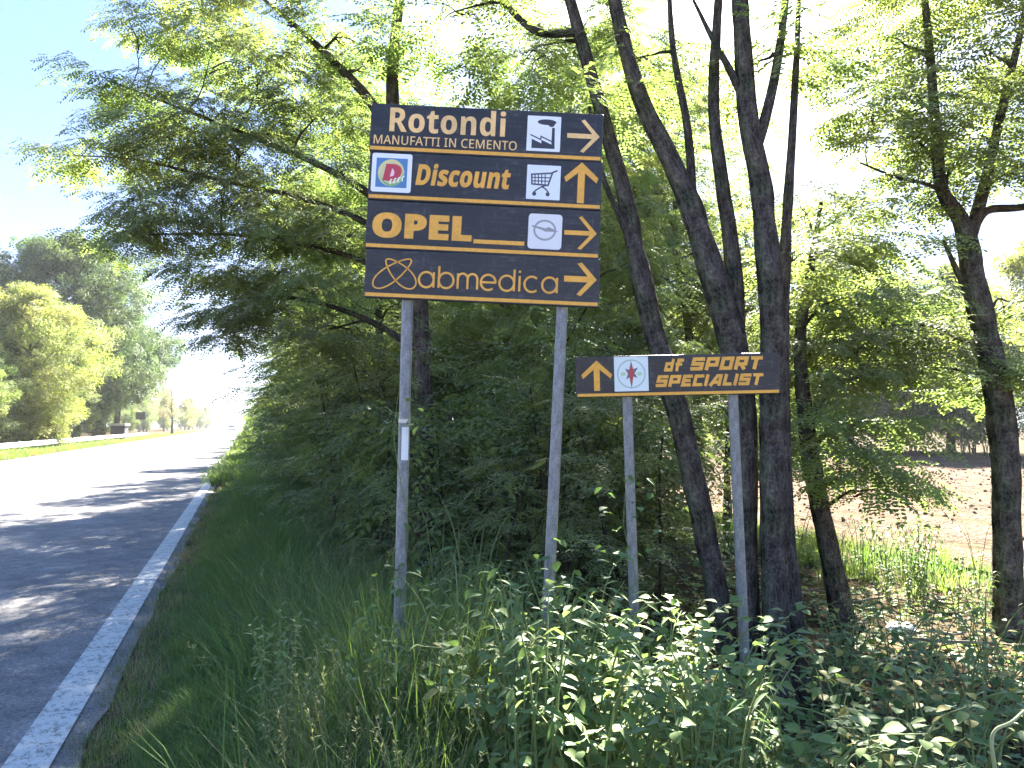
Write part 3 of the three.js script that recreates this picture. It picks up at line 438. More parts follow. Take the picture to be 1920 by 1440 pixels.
namedTree('locust_tree', 'large forked locust tree standing before the tilled field', [
  [[1890, 1180, 7.6, 54], [1888, 1040, 7.6, 50], [1886, 900, 7.6, 48], [1872, 750, 7.65, 48], [1850, 640, 7.7, 46], [1828, 540, 7.7, 44], [1815, 460, 7.75, 40], [1800, 410, 7.8, 30], [1768, 360, 7.8, 24], [1755, 250, 7.9, 20], [1745, 120, 8.0, 16], [1725, -80, 8.1, 10], [1700, -250, 8.2, 5]],
  [[1816, 455, 7.75, 26], [1832, 400, 7.8, 24], [1850, 330, 7.85, 20], [1880, 200, 7.9, 16], [1920, 30, 8.0, 12], [1960, -180, 8.1, 6]],
  [[1824, 430, 7.8, 18], [1850, 395, 7.8, 16], [1920, 388, 7.8, 13], [2010, 350, 7.9, 7]],
  [[1772, 365, 7.8, 10], [1745, 348, 7.75, 8], [1680, 332, 7.7, 6], [1612, 305, 7.6, 3]],
  [[1846, 630, 7.7, 14], [1800, 520, 7.65, 11], [1768, 450, 7.6, 7]],
], [[1720, 180, 7.9, 110, 40, 0.7, 80], [1830, 250, 7.9, 110, 45, 0.7, 90], [1700, 250, 7.9, 80, 26, 0.6, 44], [1880, 330, 7.8, 90, 35, 0.6, 60], [1780, 310, 7.8, 80, 25, 0.5, 46], [1660, 70, 8.0, 90, 30, 0.6, 44], [1840, 90, 8.0, 120, 45, 0.8, 84], [1900, 170, 7.9, 90, 40, 0.6, 60], [1750, -20, 8.1, 150, 40, 0.9, 80], [1900, -60, 8.0, 140, 40, 0.8, 80], [1800, -190, 8.1, 190, 50, 1, 110], [1640, 195, 7.6, 60, 18, 0.4, 22], [1660, 610, 8.0, 90, 26, 0.5, 40], [1750, 690, 8.0, 110, 30, 0.6, 60], [1790, 660, 8.1, 70, 40, 0.5, 40], [1900, 560, 8.3, 60, 60, 0.6, 50], [1905, 720, 8.3, 50, 40, 0.6, 36]], { group: 'large', variant: 0, size: 1.05 }).userData.group = undefined;
delete scene.children.at(-1).userData.group;
// the tree whose boughs hang out over the road
namedTree('locust_tree', 'wide spreading locust whose layered boughs reach out over the road', [
  [[800, 1010, 8.0, 40], [795, 800, 8.0, 36], [788, 600, 8.0, 34], [770, 450, 8.0, 32], [745, 300, 8.0, 28], [735, 150, 8.0, 24], [750, -20, 8.1, 18], [760, -240, 8.2, 8]],
  [[748, 330, 8.0, 22], [700, 200, 8.0, 19], [640, 130, 8.0, 16], [600, 90, 8.0, 13], [545, 40, 8.0, 9], [470, -20, 8.0, 5]],
  [[765, 440, 8.0, 18], [700, 370, 8.0, 15], [600, 310, 7.9, 12], [480, 260, 7.9, 9], [330, 200, 7.9, 5], [200, 150, 7.9, 3]],
  [[775, 480, 8.0, 16], [690, 420, 8.0, 13], [560, 370, 8.0, 10], [420, 340, 8.0, 7], [260, 300, 8.0, 4], [110, 290, 8.0, 2]],
  [[785, 580, 8.0, 16], [700, 500, 8.1, 12], [580, 460, 8.2, 9], [430, 440, 8.2, 6], [260, 440, 8.2, 3]],
  [[790, 660, 8.0, 14], [690, 600, 8.3, 11], [560, 560, 8.5, 8], [440, 560, 8.6, 4]],
], [
  [200, 148, 7.9, 45, 14, 0.4, 28], [290, 172, 7.9, 100, 26, 0.5, 70], [380, 205, 7.9, 80, 26, 0.6, 60], [120, 290, 8.0, 45, 11, 0.3, 22], [210, 290, 8.0, 80, 22, 0.5, 56], [320, 290, 8.0, 110, 30, 0.6, 90], [250, 236, 7.9, 60, 20, 0.4, 36], [350, 245, 7.9, 90, 30, 0.6, 70], [450, 270, 7.9, 90, 40, 0.7, 80],
  [260, 385, 8.1, 65, 20, 0.4, 44], [330, 375, 8.1, 70, 22, 0.5, 48], [250, 455, 8.2, 70, 16, 0.5, 44], [340, 430, 8.2, 100, 28, 0.6, 80], [450, 425, 8.2, 100, 28, 0.7, 80], [420, 350, 8.1, 80, 26, 0.6, 60], [520, 370, 8.1, 90, 30, 0.7, 70], [540, 440, 8.2, 100, 40, 0.7, 90],
  [400, 505, 8.5, 70, 22, 0.5, 50], [480, 520, 8.5, 100, 28, 0.6, 76], [420, 585, 8.6, 75, 28, 0.5, 60], [500, 590, 8.6, 90, 30, 0.6, 70], [420, 630, 8.6, 45, 18, 0.4, 28], [580, 540, 8.4, 100, 50, 0.7, 90], [600, 620, 8.5, 80, 40, 0.7, 70],
  [270, 40, 8.1, 55, 22, 0.5, 34], [340, 50, 8.1, 90, 34, 0.6, 66], [420, 90, 8.0, 100, 40, 0.7, 76], [510, 130, 8.0, 100, 45, 0.7, 80], [520, 40, 8.0, 110, 40, 0.7, 76], [600, 210, 8.0, 110, 50, 0.7, 90], [520, 210, 8.0, 80, 34, 0.6, 56], [620, 320, 8.0, 100, 50, 0.7, 90], [660, 430, 8.1, 90, 60, 0.7, 80], [640, 60, 8.0, 100, 45, 0.8, 70], [690, 130, 8.3, 70, 50, 0.7, 54],
  [330, -60, 8.1, 110, 40, 0.8, 80], [480, -130, 8.1, 150, 45, 0.9, 90], [640, -160, 8.1, 150, 45, 0.9, 90], [560, -320, 8.2, 180, 50, 1, 110], [740, -340, 8.2, 170, 50, 1, 100]], { variant: 1, size: 0.74, shrink: 30, thin: 0.72, flat: 0.2 });

// ---------------------------------------------------------------- tree and shrub kinds, copied along the road
function kindTree(name, o) { // a tree at the origin
  const t = new THREE.Group(); t.name = name; const H = o.h, lean = V(R(-1, 1), 0, R(-1, 1)).normalize().multiplyScalar(H * o.lean), path = [], rs = [];
  for (let k = 0; k <= 6; k++) { const u = k / 6; path.push(V(lean.x * u * u + R(-1, 1) * 0.02 * H * u, -0.1 + H * 0.93 * u, lean.z * u * u + R(-1, 1) * 0.02 * H * u)); rs.push(o.r * (1 - 0.9 * u) + 0.008); } rs[0] *= 1.35;
  part('trunk', tube(path, rs, 9, 4, 0.25), M.bark, t); const plates = [];
  for (let k = 0; k < o.plates; k++) {
    const u = lerp(o.from, 1, (k + R(0, 0.8)) / o.plates), a = k * 2.4 + R(-0.5, 0.5), w = o.w * Math.sin(Math.PI * Math.pow(lerp(0.16, 0.95, (u - o.from) / (1 - o.from)), o.pow ?? 0.8)), rad = w * R(0.35, o.spread ?? 0.8), q = pointOn(path, H * Math.min(u, 0.92)); q.x += Math.cos(a) * rad; q.z += Math.sin(a) * rad; q.y = H * u + R(-0.2, 0.2);
    plates.push({ c: q, r: V(R(0.4, 0.62) * w + 0.25, R(0.8, 1.25) * o.thick, R(0.4, 0.62) * w + 0.25), n: o.n, s: o.s, hollow: o.hollow });
    if (o.branches && k % (o.every ?? 1) === 0) limb(t, pointOn(path, H * u - R(0.3, 0.5) * rad - 0.2), q, o.r * R(0.22, 0.34), 0.06);
  }
  crown(t, o.geo, o.mat, plates, o.flat ?? 0.4); return t;
}
function placeKind(proto, pos, turn, s, label, category, group) { const c = proto.clone(); c.name = numbered(proto.name); c.position.copy(pos); c.rotation.y = turn; c.scale.set(s * R(0.92, 1.08), s, s * R(0.92, 1.08)); scene.add(c); c.traverse((q) => { q.userData = q.isInstancedMesh ? { kind: 'stuff' } : {}; }); return tag(c, label, category, group); }
const BELT = [0, 1, 2, 3].map((k) => kindTree('belt_tree', { h: [8.5, 9.5, 7.5, 10][k], lean: 0.10, r: [0.10, 0.12, 0.09, 0.13][k], from: [0.22, 0.3, 0.18, 0.3][k], plates: 24, w: [2.0, 2.2, 1.8, 2.3][k], thick: 0.3, n: 34, s: 1.25, geo: SPRAY[k % 3], mat: M.locust, branches: true }));
const SHRUB = [0, 1, 2].map((k) => {
  const t = new THREE.Group(); t.name = 'roadside_shrub'; const H = [2.6, 2.0, 3.2][k], W = [1.3, 1.2, 1.4][k], plates = [];
  for (let i = 0; i < 9; i++) { const a = i * 2.4, e = V(Math.cos(a) * W * R(0.3, 0.8), H * R(0.5, 1), Math.sin(a) * W * R(0.3, 0.8)); part('stem', tube([V(R(-0.1, 0.1), -0.08, R(-0.1, 0.1)), e.clone().multiplyScalar(0.5).add(V(0, 0.2, 0)), e], [0.022, 0.014, 0.005], 5, 3), M.bark, t); plates.push({ c: e, r: V(W * 0.55, H * 0.2, W * 0.55), n: 34, s: 1.1 }); }
  plates.push({ c: V(0, H * 0.5, 0), r: V(W, H * 0.5, W), n: 110, s: 1.15 });
  for (let i = 0; i < 8; i++) plates.push({ c: V(R(-1, 1) * W, H * R(0.2, 1.05), R(-1, 1) * W), r: V(0.3, 0.22, 0.3), n: 12, s: 1.0, lift: 0.5 });
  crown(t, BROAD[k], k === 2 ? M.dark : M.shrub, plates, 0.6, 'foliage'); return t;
});
const BELT_LABEL = 'slim feathery locust tree in the dense belt along the road', SHRUB_LABEL = 'dense dark green shrub growing beneath the roadside locust trees';
for (const [t, s, k, sc] of [[3.0, 12, 0, 0.95], [5.0, 9.6, 1, 0.9], [3.2, 15.5, 2, 1], [5.6, 13, 3, 0.8], [4.2, 18, 1, 1.0], [6.8, 16.5, 2, 1], [3.4, 21, 3, 0.9], [5.2, 22.5, 0, 1.05], [3.2, 26, 2, 0.95], [6.4, 26, 1, 1], [4.4, 30, 0, 0.95], [8.2, 20, 3, 0.95], [3.5, 35, 2, 0.9], [5.8, 38, 3, 0.95], [8.8, 15.8, 1, 1], [9.8, 19.5, 0, 1.1], [7.8, 21, 3, 0.95], [9.4, 25, 2, 1.3], [10.0, 13.2, 2, 0.85], [9.0, 30, 3, 1], [9.6, 16.8, 2, 1.1], [10.4, 14.8, 3, 1.05], [10.2, 17.5, 1, 1.3]]) placeKind(BELT[k], G(t, s), R(0, 6.28), sc * 0.95, BELT_LABEL, 'tree', 'belt of locust trees along the road');
const BELTFAR = [0, 1].map((k) => kindTree('belt_tree', { h: [9, 8][k], lean: 0.1, r: 0.1, from: 0.2, plates: 22, w: 2.2, thick: 0.4, n: 9, s: 0.75, geo: CLUMP[k], mat: M.locust, flat: 0.6, branches: true }));
for (let s = 42; s < 330; s += s < 120 ? 6.5 : 14) placeKind(s < 56 ? BELT[Math.floor(R(0, 4))] : BELTFAR[Math.floor(R(0, 2))], G(R(3.6, 6.5), s + R(-2, 2)), R(0, 6.28), R(0.72, 0.9), s < 56 ? BELT_LABEL : 'small distant locust tree where the belt recedes down the road', 'tree', s < 56 ? 'belt of locust trees along the road' : 'distant trees of the roadside belt');
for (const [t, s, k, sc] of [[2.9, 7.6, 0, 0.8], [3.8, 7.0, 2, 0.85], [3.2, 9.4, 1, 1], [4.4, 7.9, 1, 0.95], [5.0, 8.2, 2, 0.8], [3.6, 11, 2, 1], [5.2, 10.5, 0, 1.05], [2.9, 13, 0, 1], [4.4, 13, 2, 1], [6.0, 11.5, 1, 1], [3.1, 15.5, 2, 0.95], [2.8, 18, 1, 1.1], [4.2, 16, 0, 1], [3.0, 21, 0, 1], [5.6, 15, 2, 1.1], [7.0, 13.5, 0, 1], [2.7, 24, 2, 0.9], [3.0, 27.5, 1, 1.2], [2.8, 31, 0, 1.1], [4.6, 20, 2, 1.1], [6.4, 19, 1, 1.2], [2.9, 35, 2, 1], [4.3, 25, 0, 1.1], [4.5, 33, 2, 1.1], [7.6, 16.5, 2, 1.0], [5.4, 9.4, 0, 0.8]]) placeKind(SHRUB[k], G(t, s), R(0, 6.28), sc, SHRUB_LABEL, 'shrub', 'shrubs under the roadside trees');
for (let s = 38; s < 200; s += s < 90 ? 4 : 9) placeKind(SHRUB[Math.floor(R(0, 3))], G(R(2.6, 3.6), s), R(0, 6.28), R(1.0, 1.5), 'distant rounded shrub at the grassy edge of the receding tree belt', 'shrub', 'distant shrubs along the tree belt');

const SAPLING = [0, 1].map(() => kindTree('locust_sapling', { h: 2.6, lean: 0.12, r: 0.022, from: 0.12, plates: 9, w: 0.75, thick: 0.2, n: 7, s: 0.9, geo: SPRAY[0], mat: M.locust, branches: true }));
for (const [t, s, sc] of [[2.3, 8.2, 0.9], [2.5, 9.6, 1.1], [2.2, 11.5, 1], [2.6, 6.9, 0.7], [2.4, 14, 1.1], [2.3, 17, 1.2], [2.2, 20, 1.1], [3.4, 6.4, 0.9], [4.0, 6.2, 0.9], [2.9, 6.0, 0.65], [4.7, 6.6, 0.8], [2.1, 24, 1.2], [2.3, 28, 1.3]]) placeKind(SAPLING[Math.floor(R(0, 2))], G(t, s), R(0, 6.28), sc, 'thin young locust sapling at the road side of the shrubs', 'sapling', 'locust saplings before the shrubs');

// the far side of the road and the wood beyond the field
const FAR = [
  kindTree('broadleaf_tree', { h: 12, lean: 0.05, r: 0.22, from: 0.12, plates: 34, w: 3.6, thick: 0.8, n: 20, s: 0.95, pow: 1.1, spread: 1.0, geo: CLUMP[0], mat: M.shrub, flat: 0.8 }),
  kindTree('broadleaf_tree', { h: 11, lean: 0.05, r: 0.2, from: 0.14, plates: 34, w: 3.3, thick: 0.75, n: 20, s: 0.95, pow: 1.1, spread: 1.0, geo: CLUMP[1], mat: M.locust, flat: 0.8 }),
  kindTree('broadleaf_tree', { h: 14, lean: 0.04, r: 0.26, from: 0.2, plates: 36, w: 3.8, thick: 0.8, n: 20, s: 0.95, pow: 1.1, spread: 1.0, geo: CLUMP[1], mat: M.yellow, flat: 0.8 })];
function oneTree(name, label, o, pos, group) { const t = kindTree(name, o); t.name = numbered(name); t.position.copy(pos); scene.add(t); return tag(t, label, 'tree', group); }
const at = (px, depth, py = 860) => { const p = P(px, py, depth); p.y = gAt(p.x, p.z); return p; };
oneTree('yellow_green_tree', 'bushy yellow green tree across the road before the tall dark tree', { h: 10.6, lean: 0.03, r: 0.2, from: 0.06, plates: 60, w: 4.4, thick: 0.7, n: 24, s: 0.85, pow: 1.25, spread: 1.0, geo: CLUMP[1], mat: M.yellow, flat: 0.7, branches: true }, at(55, 52));
oneTree('tall_dark_tree', 'tall dark green broadleaf tree towering across the road', { h: 19, lean: 0.02, r: 0.42, from: 0.12, plates: 90, w: 8.6, thick: 1.3, n: 42, s: 1.1, pow: 1.2, spread: 0.98, geo: CLUMP[0], mat: M.dark, flat: 0.8, branches: true }, at(105, 74));
oneTree('dark_tree', 'dark green tree with a bare grey trunk beside the tall dark tree', { h: 13.5, lean: 0.03, r: 0.38, from: 0.34, plates: 50, w: 5.4, thick: 1.0, n: 36, s: 1.05, pow: 1.1, spread: 0.98, geo: CLUMP[0], mat: M.dark, flat: 0.8, branches: true }, at(218, 84));
oneTree('bare_tree', 'thin grey half bare tree standing alone against the sky across the road', { h: 9.5, lean: 0.06, r: 0.2, from: 0.3, plates: 30, w: 4.2, thick: 0.7, n: 3, s: 0.8, geo: CLUMP[1], mat: M.dry, flat: 0.8, branches: true }, at(322, 130, 830));
for (const [t, s, k, sc] of [[-14.5, 43, 0, 0.65], [-13.4, 49, 1, 0.55], [-13.8, 54, 0, 0.55], [-14.2, 59, 0, 0.65], [-13.4, 64, 0, 0.55], [-14.2, 71, 1, 0.65], [-13.6, 78, 0, 0.5], [-16, 80, 0, 0.6], [-14, 90, 0, 0.42], [-17.5, 48, 1, 0.8], [-19, 60, 0, 0.85], [-15, 104, 1, 0.5], [-15, 120, 0, 0.5], [-18, 98, 0, 0.6]]) placeKind(FAR[k], G(t, s), R(0, 6.28), sc, 'leafy green thicket tree in the row across the road', 'tree', 'trees in the row across the road');
for (let s = 140; s < 520; s += 13) placeKind(FAR[Math.floor(R(0, 3))], G(-15 - R(0, 5) - s * 0.004, s + R(-3, 3)), R(0, 6.28), R(0.55, 0.8), 'distant leafy tree beyond the thin half bare tree across the road', 'tree', 'distant trees across the road');
for (let s = -14; s < 75; s += 5.2) for (let r = 0; r < 2; r++) placeKind(FAR[Math.floor(R(0, 3))], G(45 + r * 6 + R(-1.5, 1.5), s + R(-2, 2)), R(0, 6.28), R(0.9, 1.2), 'leafy tree in the wood beyond the tilled field', 'tree', 'wood beyond the tilled field');
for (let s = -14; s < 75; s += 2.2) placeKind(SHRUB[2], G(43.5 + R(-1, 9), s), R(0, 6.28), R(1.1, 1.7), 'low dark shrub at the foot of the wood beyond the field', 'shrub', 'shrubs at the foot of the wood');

// ---------------------------------------------------------------- across the road: guard rail, cabinet, sign board
{
  const base = G(-11, 40), gr = thing('guard_rail', 'low galvanised guard rail on posts along the far verge', 'guard rail', base);
  const prof = [[0, 0.31], [0.05, 0.285], [0.07, 0.25], [0.02, 0.19], [0.02, 0.12], [0.07, 0.06], [0.05, 0.025], [0, 0]];
  for (let k = 0; k < 18; k++) {
    const s0 = 38 + k * 4, s1 = s0 + 4.02, pos = [], idx = []; prof.forEach(([a, b]) => { for (const s of [s0, s1]) { const [x, z] = xz(-11 + a, s); pos.push(x - base.x, 0.34 + b - base.y, z - base.z); } });
    for (let j = 0; j < prof.length - 1; j++) idx.push(j * 2, j * 2 + 1, j * 2 + 2, j * 2 + 1, j * 2 + 3, j * 2 + 2); const g = new THREE.BufferGeometry(); g.setAttribute('position', new THREE.Float32BufferAttribute(pos, 3)); g.setAttribute('uv', new THREE.Float32BufferAttribute(pos.flatMap((_, q) => q % 3 ? [] : [pos[q], pos[q + 1]]), 2)); g.setIndex(idx); g.computeVertexNormals(); const m = part('rail', g, M.rail ??= std({ color: rgb(0.24, 0.25, 0.26), roughness: 0.55, metalness: 0.4, side: THREE.DoubleSide }), gr);
    const [x, z] = xz(-11.09, s0 + 0.3), po = part('post', new THREE.BoxGeometry(0.07, 0.85, 0.12), M.steel, gr); po.position.set(x - base.x, 0.28 - base.y, z - base.z);
  }
  const c = at(223, 82, 840); const cab = thing('roadside_cabinet', 'dark box cabinet with a pale flat lid beneath the trees across the road', 'cabinet', c);
  const cm = std({ color: rgb(0.03, 0.032, 0.035), roughness: 0.6 }); part('body', new RoundedBoxGeometry(1.5, 1.5, 0.8, 2, 0.03).translate(0, 0.75, 0), cm, cab); part('lid', new RoundedBoxGeometry(1.75, 0.24, 1.0, 2, 0.03).translate(0, 1.62, 0), std({ color: rgb(0.6, 0.6, 0.58), roughness: 0.7 }), cab); for (const q of [-0.37, 0.37]) part('door', new RoundedBoxGeometry(0.66, 1.2, 0.03, 1, 0.01).translate(q, 0.78, 0.41), cm, cab);
  const b = at(262, 90, 840), bd = thing('sign_board', 'small dark square sign board on a post across the road', 'sign', b);
  part('board', new RoundedBoxGeometry(1.15, 0.85, 0.05, 2, 0.02).translate(0, 2.65, 0), cm, bd); part('post', new THREE.CylinderGeometry(0.04, 0.04, 2.4, 10).translate(0, 1.1, -0.06), M.steel, bd);
  // a car far down the road
  const f = G(-2.2, 200), car = thing('car', 'tiny pale car far away on the road', 'car', f); car.rotation.y = Math.atan2(-DX, -DZ);
  const body = new THREE.Shape(); [[-2.1, 0.35], [-2.15, 0.8], [-1.5, 0.95], [-0.9, 1.42], [0.9, 1.45], [1.6, 0.98], [2.1, 0.85], [2.1, 0.35]].forEach(([a, e], k) => k ? body.lineTo(a, e) : body.moveTo(a, e)); const bg = new THREE.ExtrudeGeometry(body, { depth: 1.6, bevelEnabled: true, bevelSize: 0.06, bevelThickness: 0.06, bevelSegments: 2 }); bg.translate(0, 0, -0.8); bg.rotateY(Math.PI / 2);
  part('body', bg, std({ color: rgb(0.5, 0.54, 0.6), roughness: 0.3, metalness: 0.3 }), car); const dk = std({ color: rgb(0.02, 0.02, 0.025), roughness: 0.2 });
  for (const [x, z] of [[-0.8, -1.35], [0.8, -1.35], [-0.8, 1.35], [0.8, 1.35]]) { const w = part('wheel', new THREE.CylinderGeometry(0.33, 0.33, 0.2, 18).rotateZ(Math.PI / 2), dk, car); w.position.set(x, 0.33, z); }
  for (const z of [1.3, -1.28]) part('windscreen', new THREE.BoxGeometry(1.35, 0.42, 0.05).rotateX(z > 0 ? -0.75 : 0.85).translate(0, 1.2, z), dk, car);
  for (const x of [-0.6, 0.6]) part('tail_light', new THREE.BoxGeometry(0.28, 0.16, 0.06).translate(x, 0.8, 2.2), std({ color: rgb(0.3, 0.02, 0.02) }), car);
}

// ---------------------------------------------------------------- grass and undergrowth
function tuft(n, h, spread, w, bend) {
  const pos = [], idx = []; for (let i = 0; i < n; i++) {
    const a = R(0, 6.283), r = spread * Math.sqrt(rnd()), x0 = Math.cos(a) * r, z0 = Math.sin(a) * r, dir = a + R(-0.8, 0.8), H = h * R(0.5, 1.1), bd = bend * R(0.3, 1.2) * H, px = -Math.sin(dir), pz = Math.cos(dir), o = pos.length / 3;
    for (let k = 0; k <= 3; k++) { const u = k / 3, q = bd * u * u, wd = w * (1 - 0.75 * u) / 2 * R(0.85, 1.15), y = H * u * (1 - 0.25 * bend * u); const x = x0 + Math.cos(dir) * q, z = z0 + Math.sin(dir) * q; if (k < 3) pos.push(x + px * wd, y, z + pz * wd, x - px * wd, y, z - pz * wd); else pos.push(x, y, z); }
    idx.push(o, o + 1, o + 2, o + 1, o + 3, o + 2, o + 2, o + 3, o + 4, o + 3, o + 5, o + 4, o + 4, o + 5, o + 6);
  }
  const g = new THREE.BufferGeometry(); g.setAttribute('position', new THREE.Float32BufferAttribute(pos, 3)); g.setIndex(idx); g.computeVertexNormals(); return g;
}
function seedTuft(n, h) { // stalks with feathery seed heads
  const gs = []; for (let i = 0; i < n; i++) { const a = R(0, 6.28), H = h * R(0.7, 1.1), lean = R(0.05, 0.35), b = V(Math.cos(a) * 0.05, 0, Math.sin(a) * 0.05), m = b.clone().add(V(Math.cos(a) * lean * H * 0.3, H * 0.6, Math.sin(a) * lean * H * 0.3)), e = b.clone().add(V(Math.cos(a) * lean * H, H, Math.sin(a) * lean * H)); gs.push(stick(b, m, 0.0018), stick(m, e, 0.0014)); const d = e.clone().sub(m).normalize(); for (let k = 0; k < 14; k++) { const q = e.clone().addScaledVector(d, -R(0, 0.14)), g = flatLeaf(R(0.012, 0.028), 0.005); g.applyMatrix4(mat4(q, R(-0.5, 0.5), R(0, 6.28), R(0.3, 1.1))); gs.push(g); } }
  return merge(gs.map((g) => { g.deleteAttribute('uv'); return g; }));
}
function scatter(name, geo, material, N, place, label, category = 'grass') { // stuff that nobody could count
  const im = shade(new THREE.InstancedMesh(geo, material, N)), o = new THREE.Object3D(), c = new THREE.Color(); let k = 0;
  for (let i = 0; i < N * 4 && k < N; i++) { const q = place(); if (!q) continue; const [t, s, sc, sy] = q, [x, z] = xz(t, s); o.position.set(x, groundH(t, s) - 0.015, z); o.rotation.set(R(-0.12, 0.12), R(0, 6.28), R(-0.12, 0.12)); o.scale.set(sc, sc * (sy ?? 1), sc); o.updateMatrix(); im.setMatrixAt(k, o.matrix); const b = R(0.7, 1.25), y = fbm(t * 0.8 + 3, s * 0.8, 2); c.setRGB(b * (0.8 + 0.5 * y), b, b * 0.9); im.setColorAt(k, c); k++; }
  im.count = k; im.name = name; scene.add(im); return tag(im, label, category, null, 'stuff');
}
const near = (a, b) => a + (b - a) * rnd() * rnd(); // more of it close by
scatter('verge_grass', tuft(24, 0.2, 0.115, 0.0085, 0.7), M.grass, 9500, () => { const t = 0.17 + 2.0 * rnd(), s = near(1.2, 26); if (t < 0.5 && rnd() < 0.45) return null; return [t, s, R(0.5, 1.0) * (0.45 + 0.8 * sstep(t, 0.25, 1.1)) * (1 + 0.03 * s), R(0.8, 1.3)]; }, 'short green grass covering the verge beside the edge line');
scatter('long_grass', tuft(24, 0.5, 0.16, 0.008, 0.8), M.grass, 4600, () => { const t = R(0.85, 3.4), s = near(2.0, 30); if (rnd() > sstep(t, 0.7, 1.5) || fbm(t * 1.1, s * 1.1, 2) < 0.34) return null; return [t, s, R(0.55, 1.2) * (1 + 0.012 * s), R(0.7, 1.15)]; }, 'long rank grass growing up round the sign poles');
scatter('tall_grass', tuft(26, 1.0, 0.2, 0.006, 0.55), M.grass, 170, () => { const close = rnd() < 0.3, t = close ? R(1.35, 2.0) : R(1.2, 2.35), s = close ? R(3.3, 3.95) : R(2.9, 5.4); return [t, s, R(0.7, 1.15) * (t < 1.5 ? 0.75 : 1)]; }, 'waist high arching grass round the pole with the white sticker');
scatter('dry_grass', tuft(12, 0.14, 0.07, 0.004, 0.7), M.dry, 1500, () => { const t = R(0.16, 1.1), s = near(1.2, 22); if (rnd() > 1.1 - t) return null; return [t, s, R(0.4, 0.9) * (1 + 0.03 * s)]; }, 'dry straw coloured grass along the asphalt edge');
scatter('seed_grass', seedTuft(6, 0.85), M.seed, 90, () => { const t = R(1.0, 2.6), s = near(2.4, 16); return [t, s, R(0.7, 1.15)]; }, 'tall grass stalks with feathery seed heads on the verge');
scatter('far_verge_grass', tuft(34, 0.34, 0.38, 0.022, 0.6), M.grass, 5200, () => { const t = rnd() < 0.55 ? R(0.45, 3.2) : R(-13.5, -9.6), s = 22 + 190 * rnd() * rnd(); return [t, s, R(0.7, 1.3) * (t > 0 ? 1.25 : 0.8)]; }, 'bright grass on both verges farther along the road');
scatter('undergrowth', BROAD[1], M.weed, 5200, () => { const t = R(2.4, 9.5), s = near(1.5, 26); return [t, s, R(0.7, 1.5)]; }, 'dark leafy ground cover beneath the roadside trees', 'undergrowth');
scatter('leaf_litter', clump(26, 0.22, 0.06, 0.035).scale(1, 0.08, 1), M.litter, 3500, () => { const t = R(3.4, 10.3), s = R(-3, 22); return [t, s, R(0.6, 1.3)]; }, 'dry fallen leaves under the trees', 'leaf litter');
scatter('field_edge_grass', tuft(16, 0.35, 0.12, 0.012, 0.6), M.grass, 1400, () => { const t = R(8.2, 10.7), s = R(-3, 26); return [t, s, R(0.6, 1.2)]; }, 'sunlit grass at the edge of the tilled field');

// leafy plants: each leaf a mesh of its own
const LEAF = { heart: leafShape(0.07, 0.062, 0.22, 0.25, 4), lance: leafShape(0.085, 0.032, 0.3, 0.3, 4), oval: leafShape(0.075, 0.048, 0.28, 0.22, 4), small: leafShape(0.05, 0.02, 0.3, 0.2, 3) };
function plant(name, o) {
  const t = new THREE.Group(); t.name = name; const ax = V(0, 1, 0);
  for (let q = 0; q < o.stems; q++) {
    const a = q / o.stems * 6.283 + R(-0.5, 0.5), reach = o.reach * R(0.4, 1.1), H = o.h * R(0.7, 1.08), pts = [V(R(-0.03, 0.03), -0.05, R(-0.03, 0.03)), V(Math.cos(a) * reach * 0.25, H * 0.45, Math.sin(a) * reach * 0.25), V(Math.cos(a) * reach * 0.65, H * 0.85, Math.sin(a) * reach * 0.65), V(Math.cos(a) * reach * 1.05, H * (o.arch ? 0.92 : 1), Math.sin(a) * reach * 1.05)];
    part('stem', tube(pts, [0.005, 0.004, 0.003, 0.0015].map((r) => r * (o.thick ?? 1)), 5, 4), o.stem ?? M.stem, t); const c = new THREE.CatmullRomCurve3(pts);
    for (let k = 0; k < o.leaves; k++) { const u = lerp(0.14, 1, (k + 0.5) / o.leaves), p = c.getPoint(u), l = part('leaf', o.leaf, o.mats[Math.floor(rnd() * o.mats.length)], t); const yaw = k * (o.opposite ? 1.57 : 2.4) + (o.opposite && k % 2 ? 1.57 : 0) + R(-0.4, 0.4); l.position.copy(p).add(V(Math.cos(yaw) * o.stalk, 0.01, -Math.sin(yaw) * o.stalk)); l.rotation.set(R(-0.35, 0.35), yaw, R(-0.55, 0.35), 'YXZ'); l.scale.setScalar(R(0.65, 1.2) * (1 - 0.35 * u * (o.taper ?? 1))); }
  }
  return t;
}
const HEART = [0, 1].map(() => plant('heart_leaf_vine', { stems: 5, h: 0.8, reach: 0.4, arch: true, leaves: 13, stalk: 0.03, leaf: LEAF.heart, mats: [M.weed, M.weedPale, M.weed, M.weedPale, M.weed, M.weedPale, M.weed, M.weedYellow] }));
const NETTLE = [0, 1].map(() => plant('nettle', { stems: 4, h: 0.85, reach: 0.22, leaves: 14, stalk: 0.015, leaf: LEAF.lance, opposite: true, mats: [M.weed, M.weedDark, M.weed, M.weedPale] }));
const BRAMBLE = [0, 1].map(() => plant('bramble', { stems: 5, h: 0.75, reach: 0.6, arch: true, leaves: 11, stalk: 0.02, leaf: LEAF.oval, mats: [M.weedDark, M.weed, M.weed, M.weedDark, M.weedPale, M.weed, M.weedYellow], thick: 1.1 }));
const CLEAVER = plant('cleavers', { stems: 6, h: 0.75, reach: 0.12, leaves: 16, stalk: 0.008, leaf: LEAF.small, mats: [M.weedPale, M.weed], taper: 0.3 });
const put = (pr, px, depth, s, label, group, cat = 'weed') => { const p = P(px, 1300, depth); p.y = gAt(p.x, p.z); placeKind(pr, p, R(0, 6.28), s, label, cat, group); };
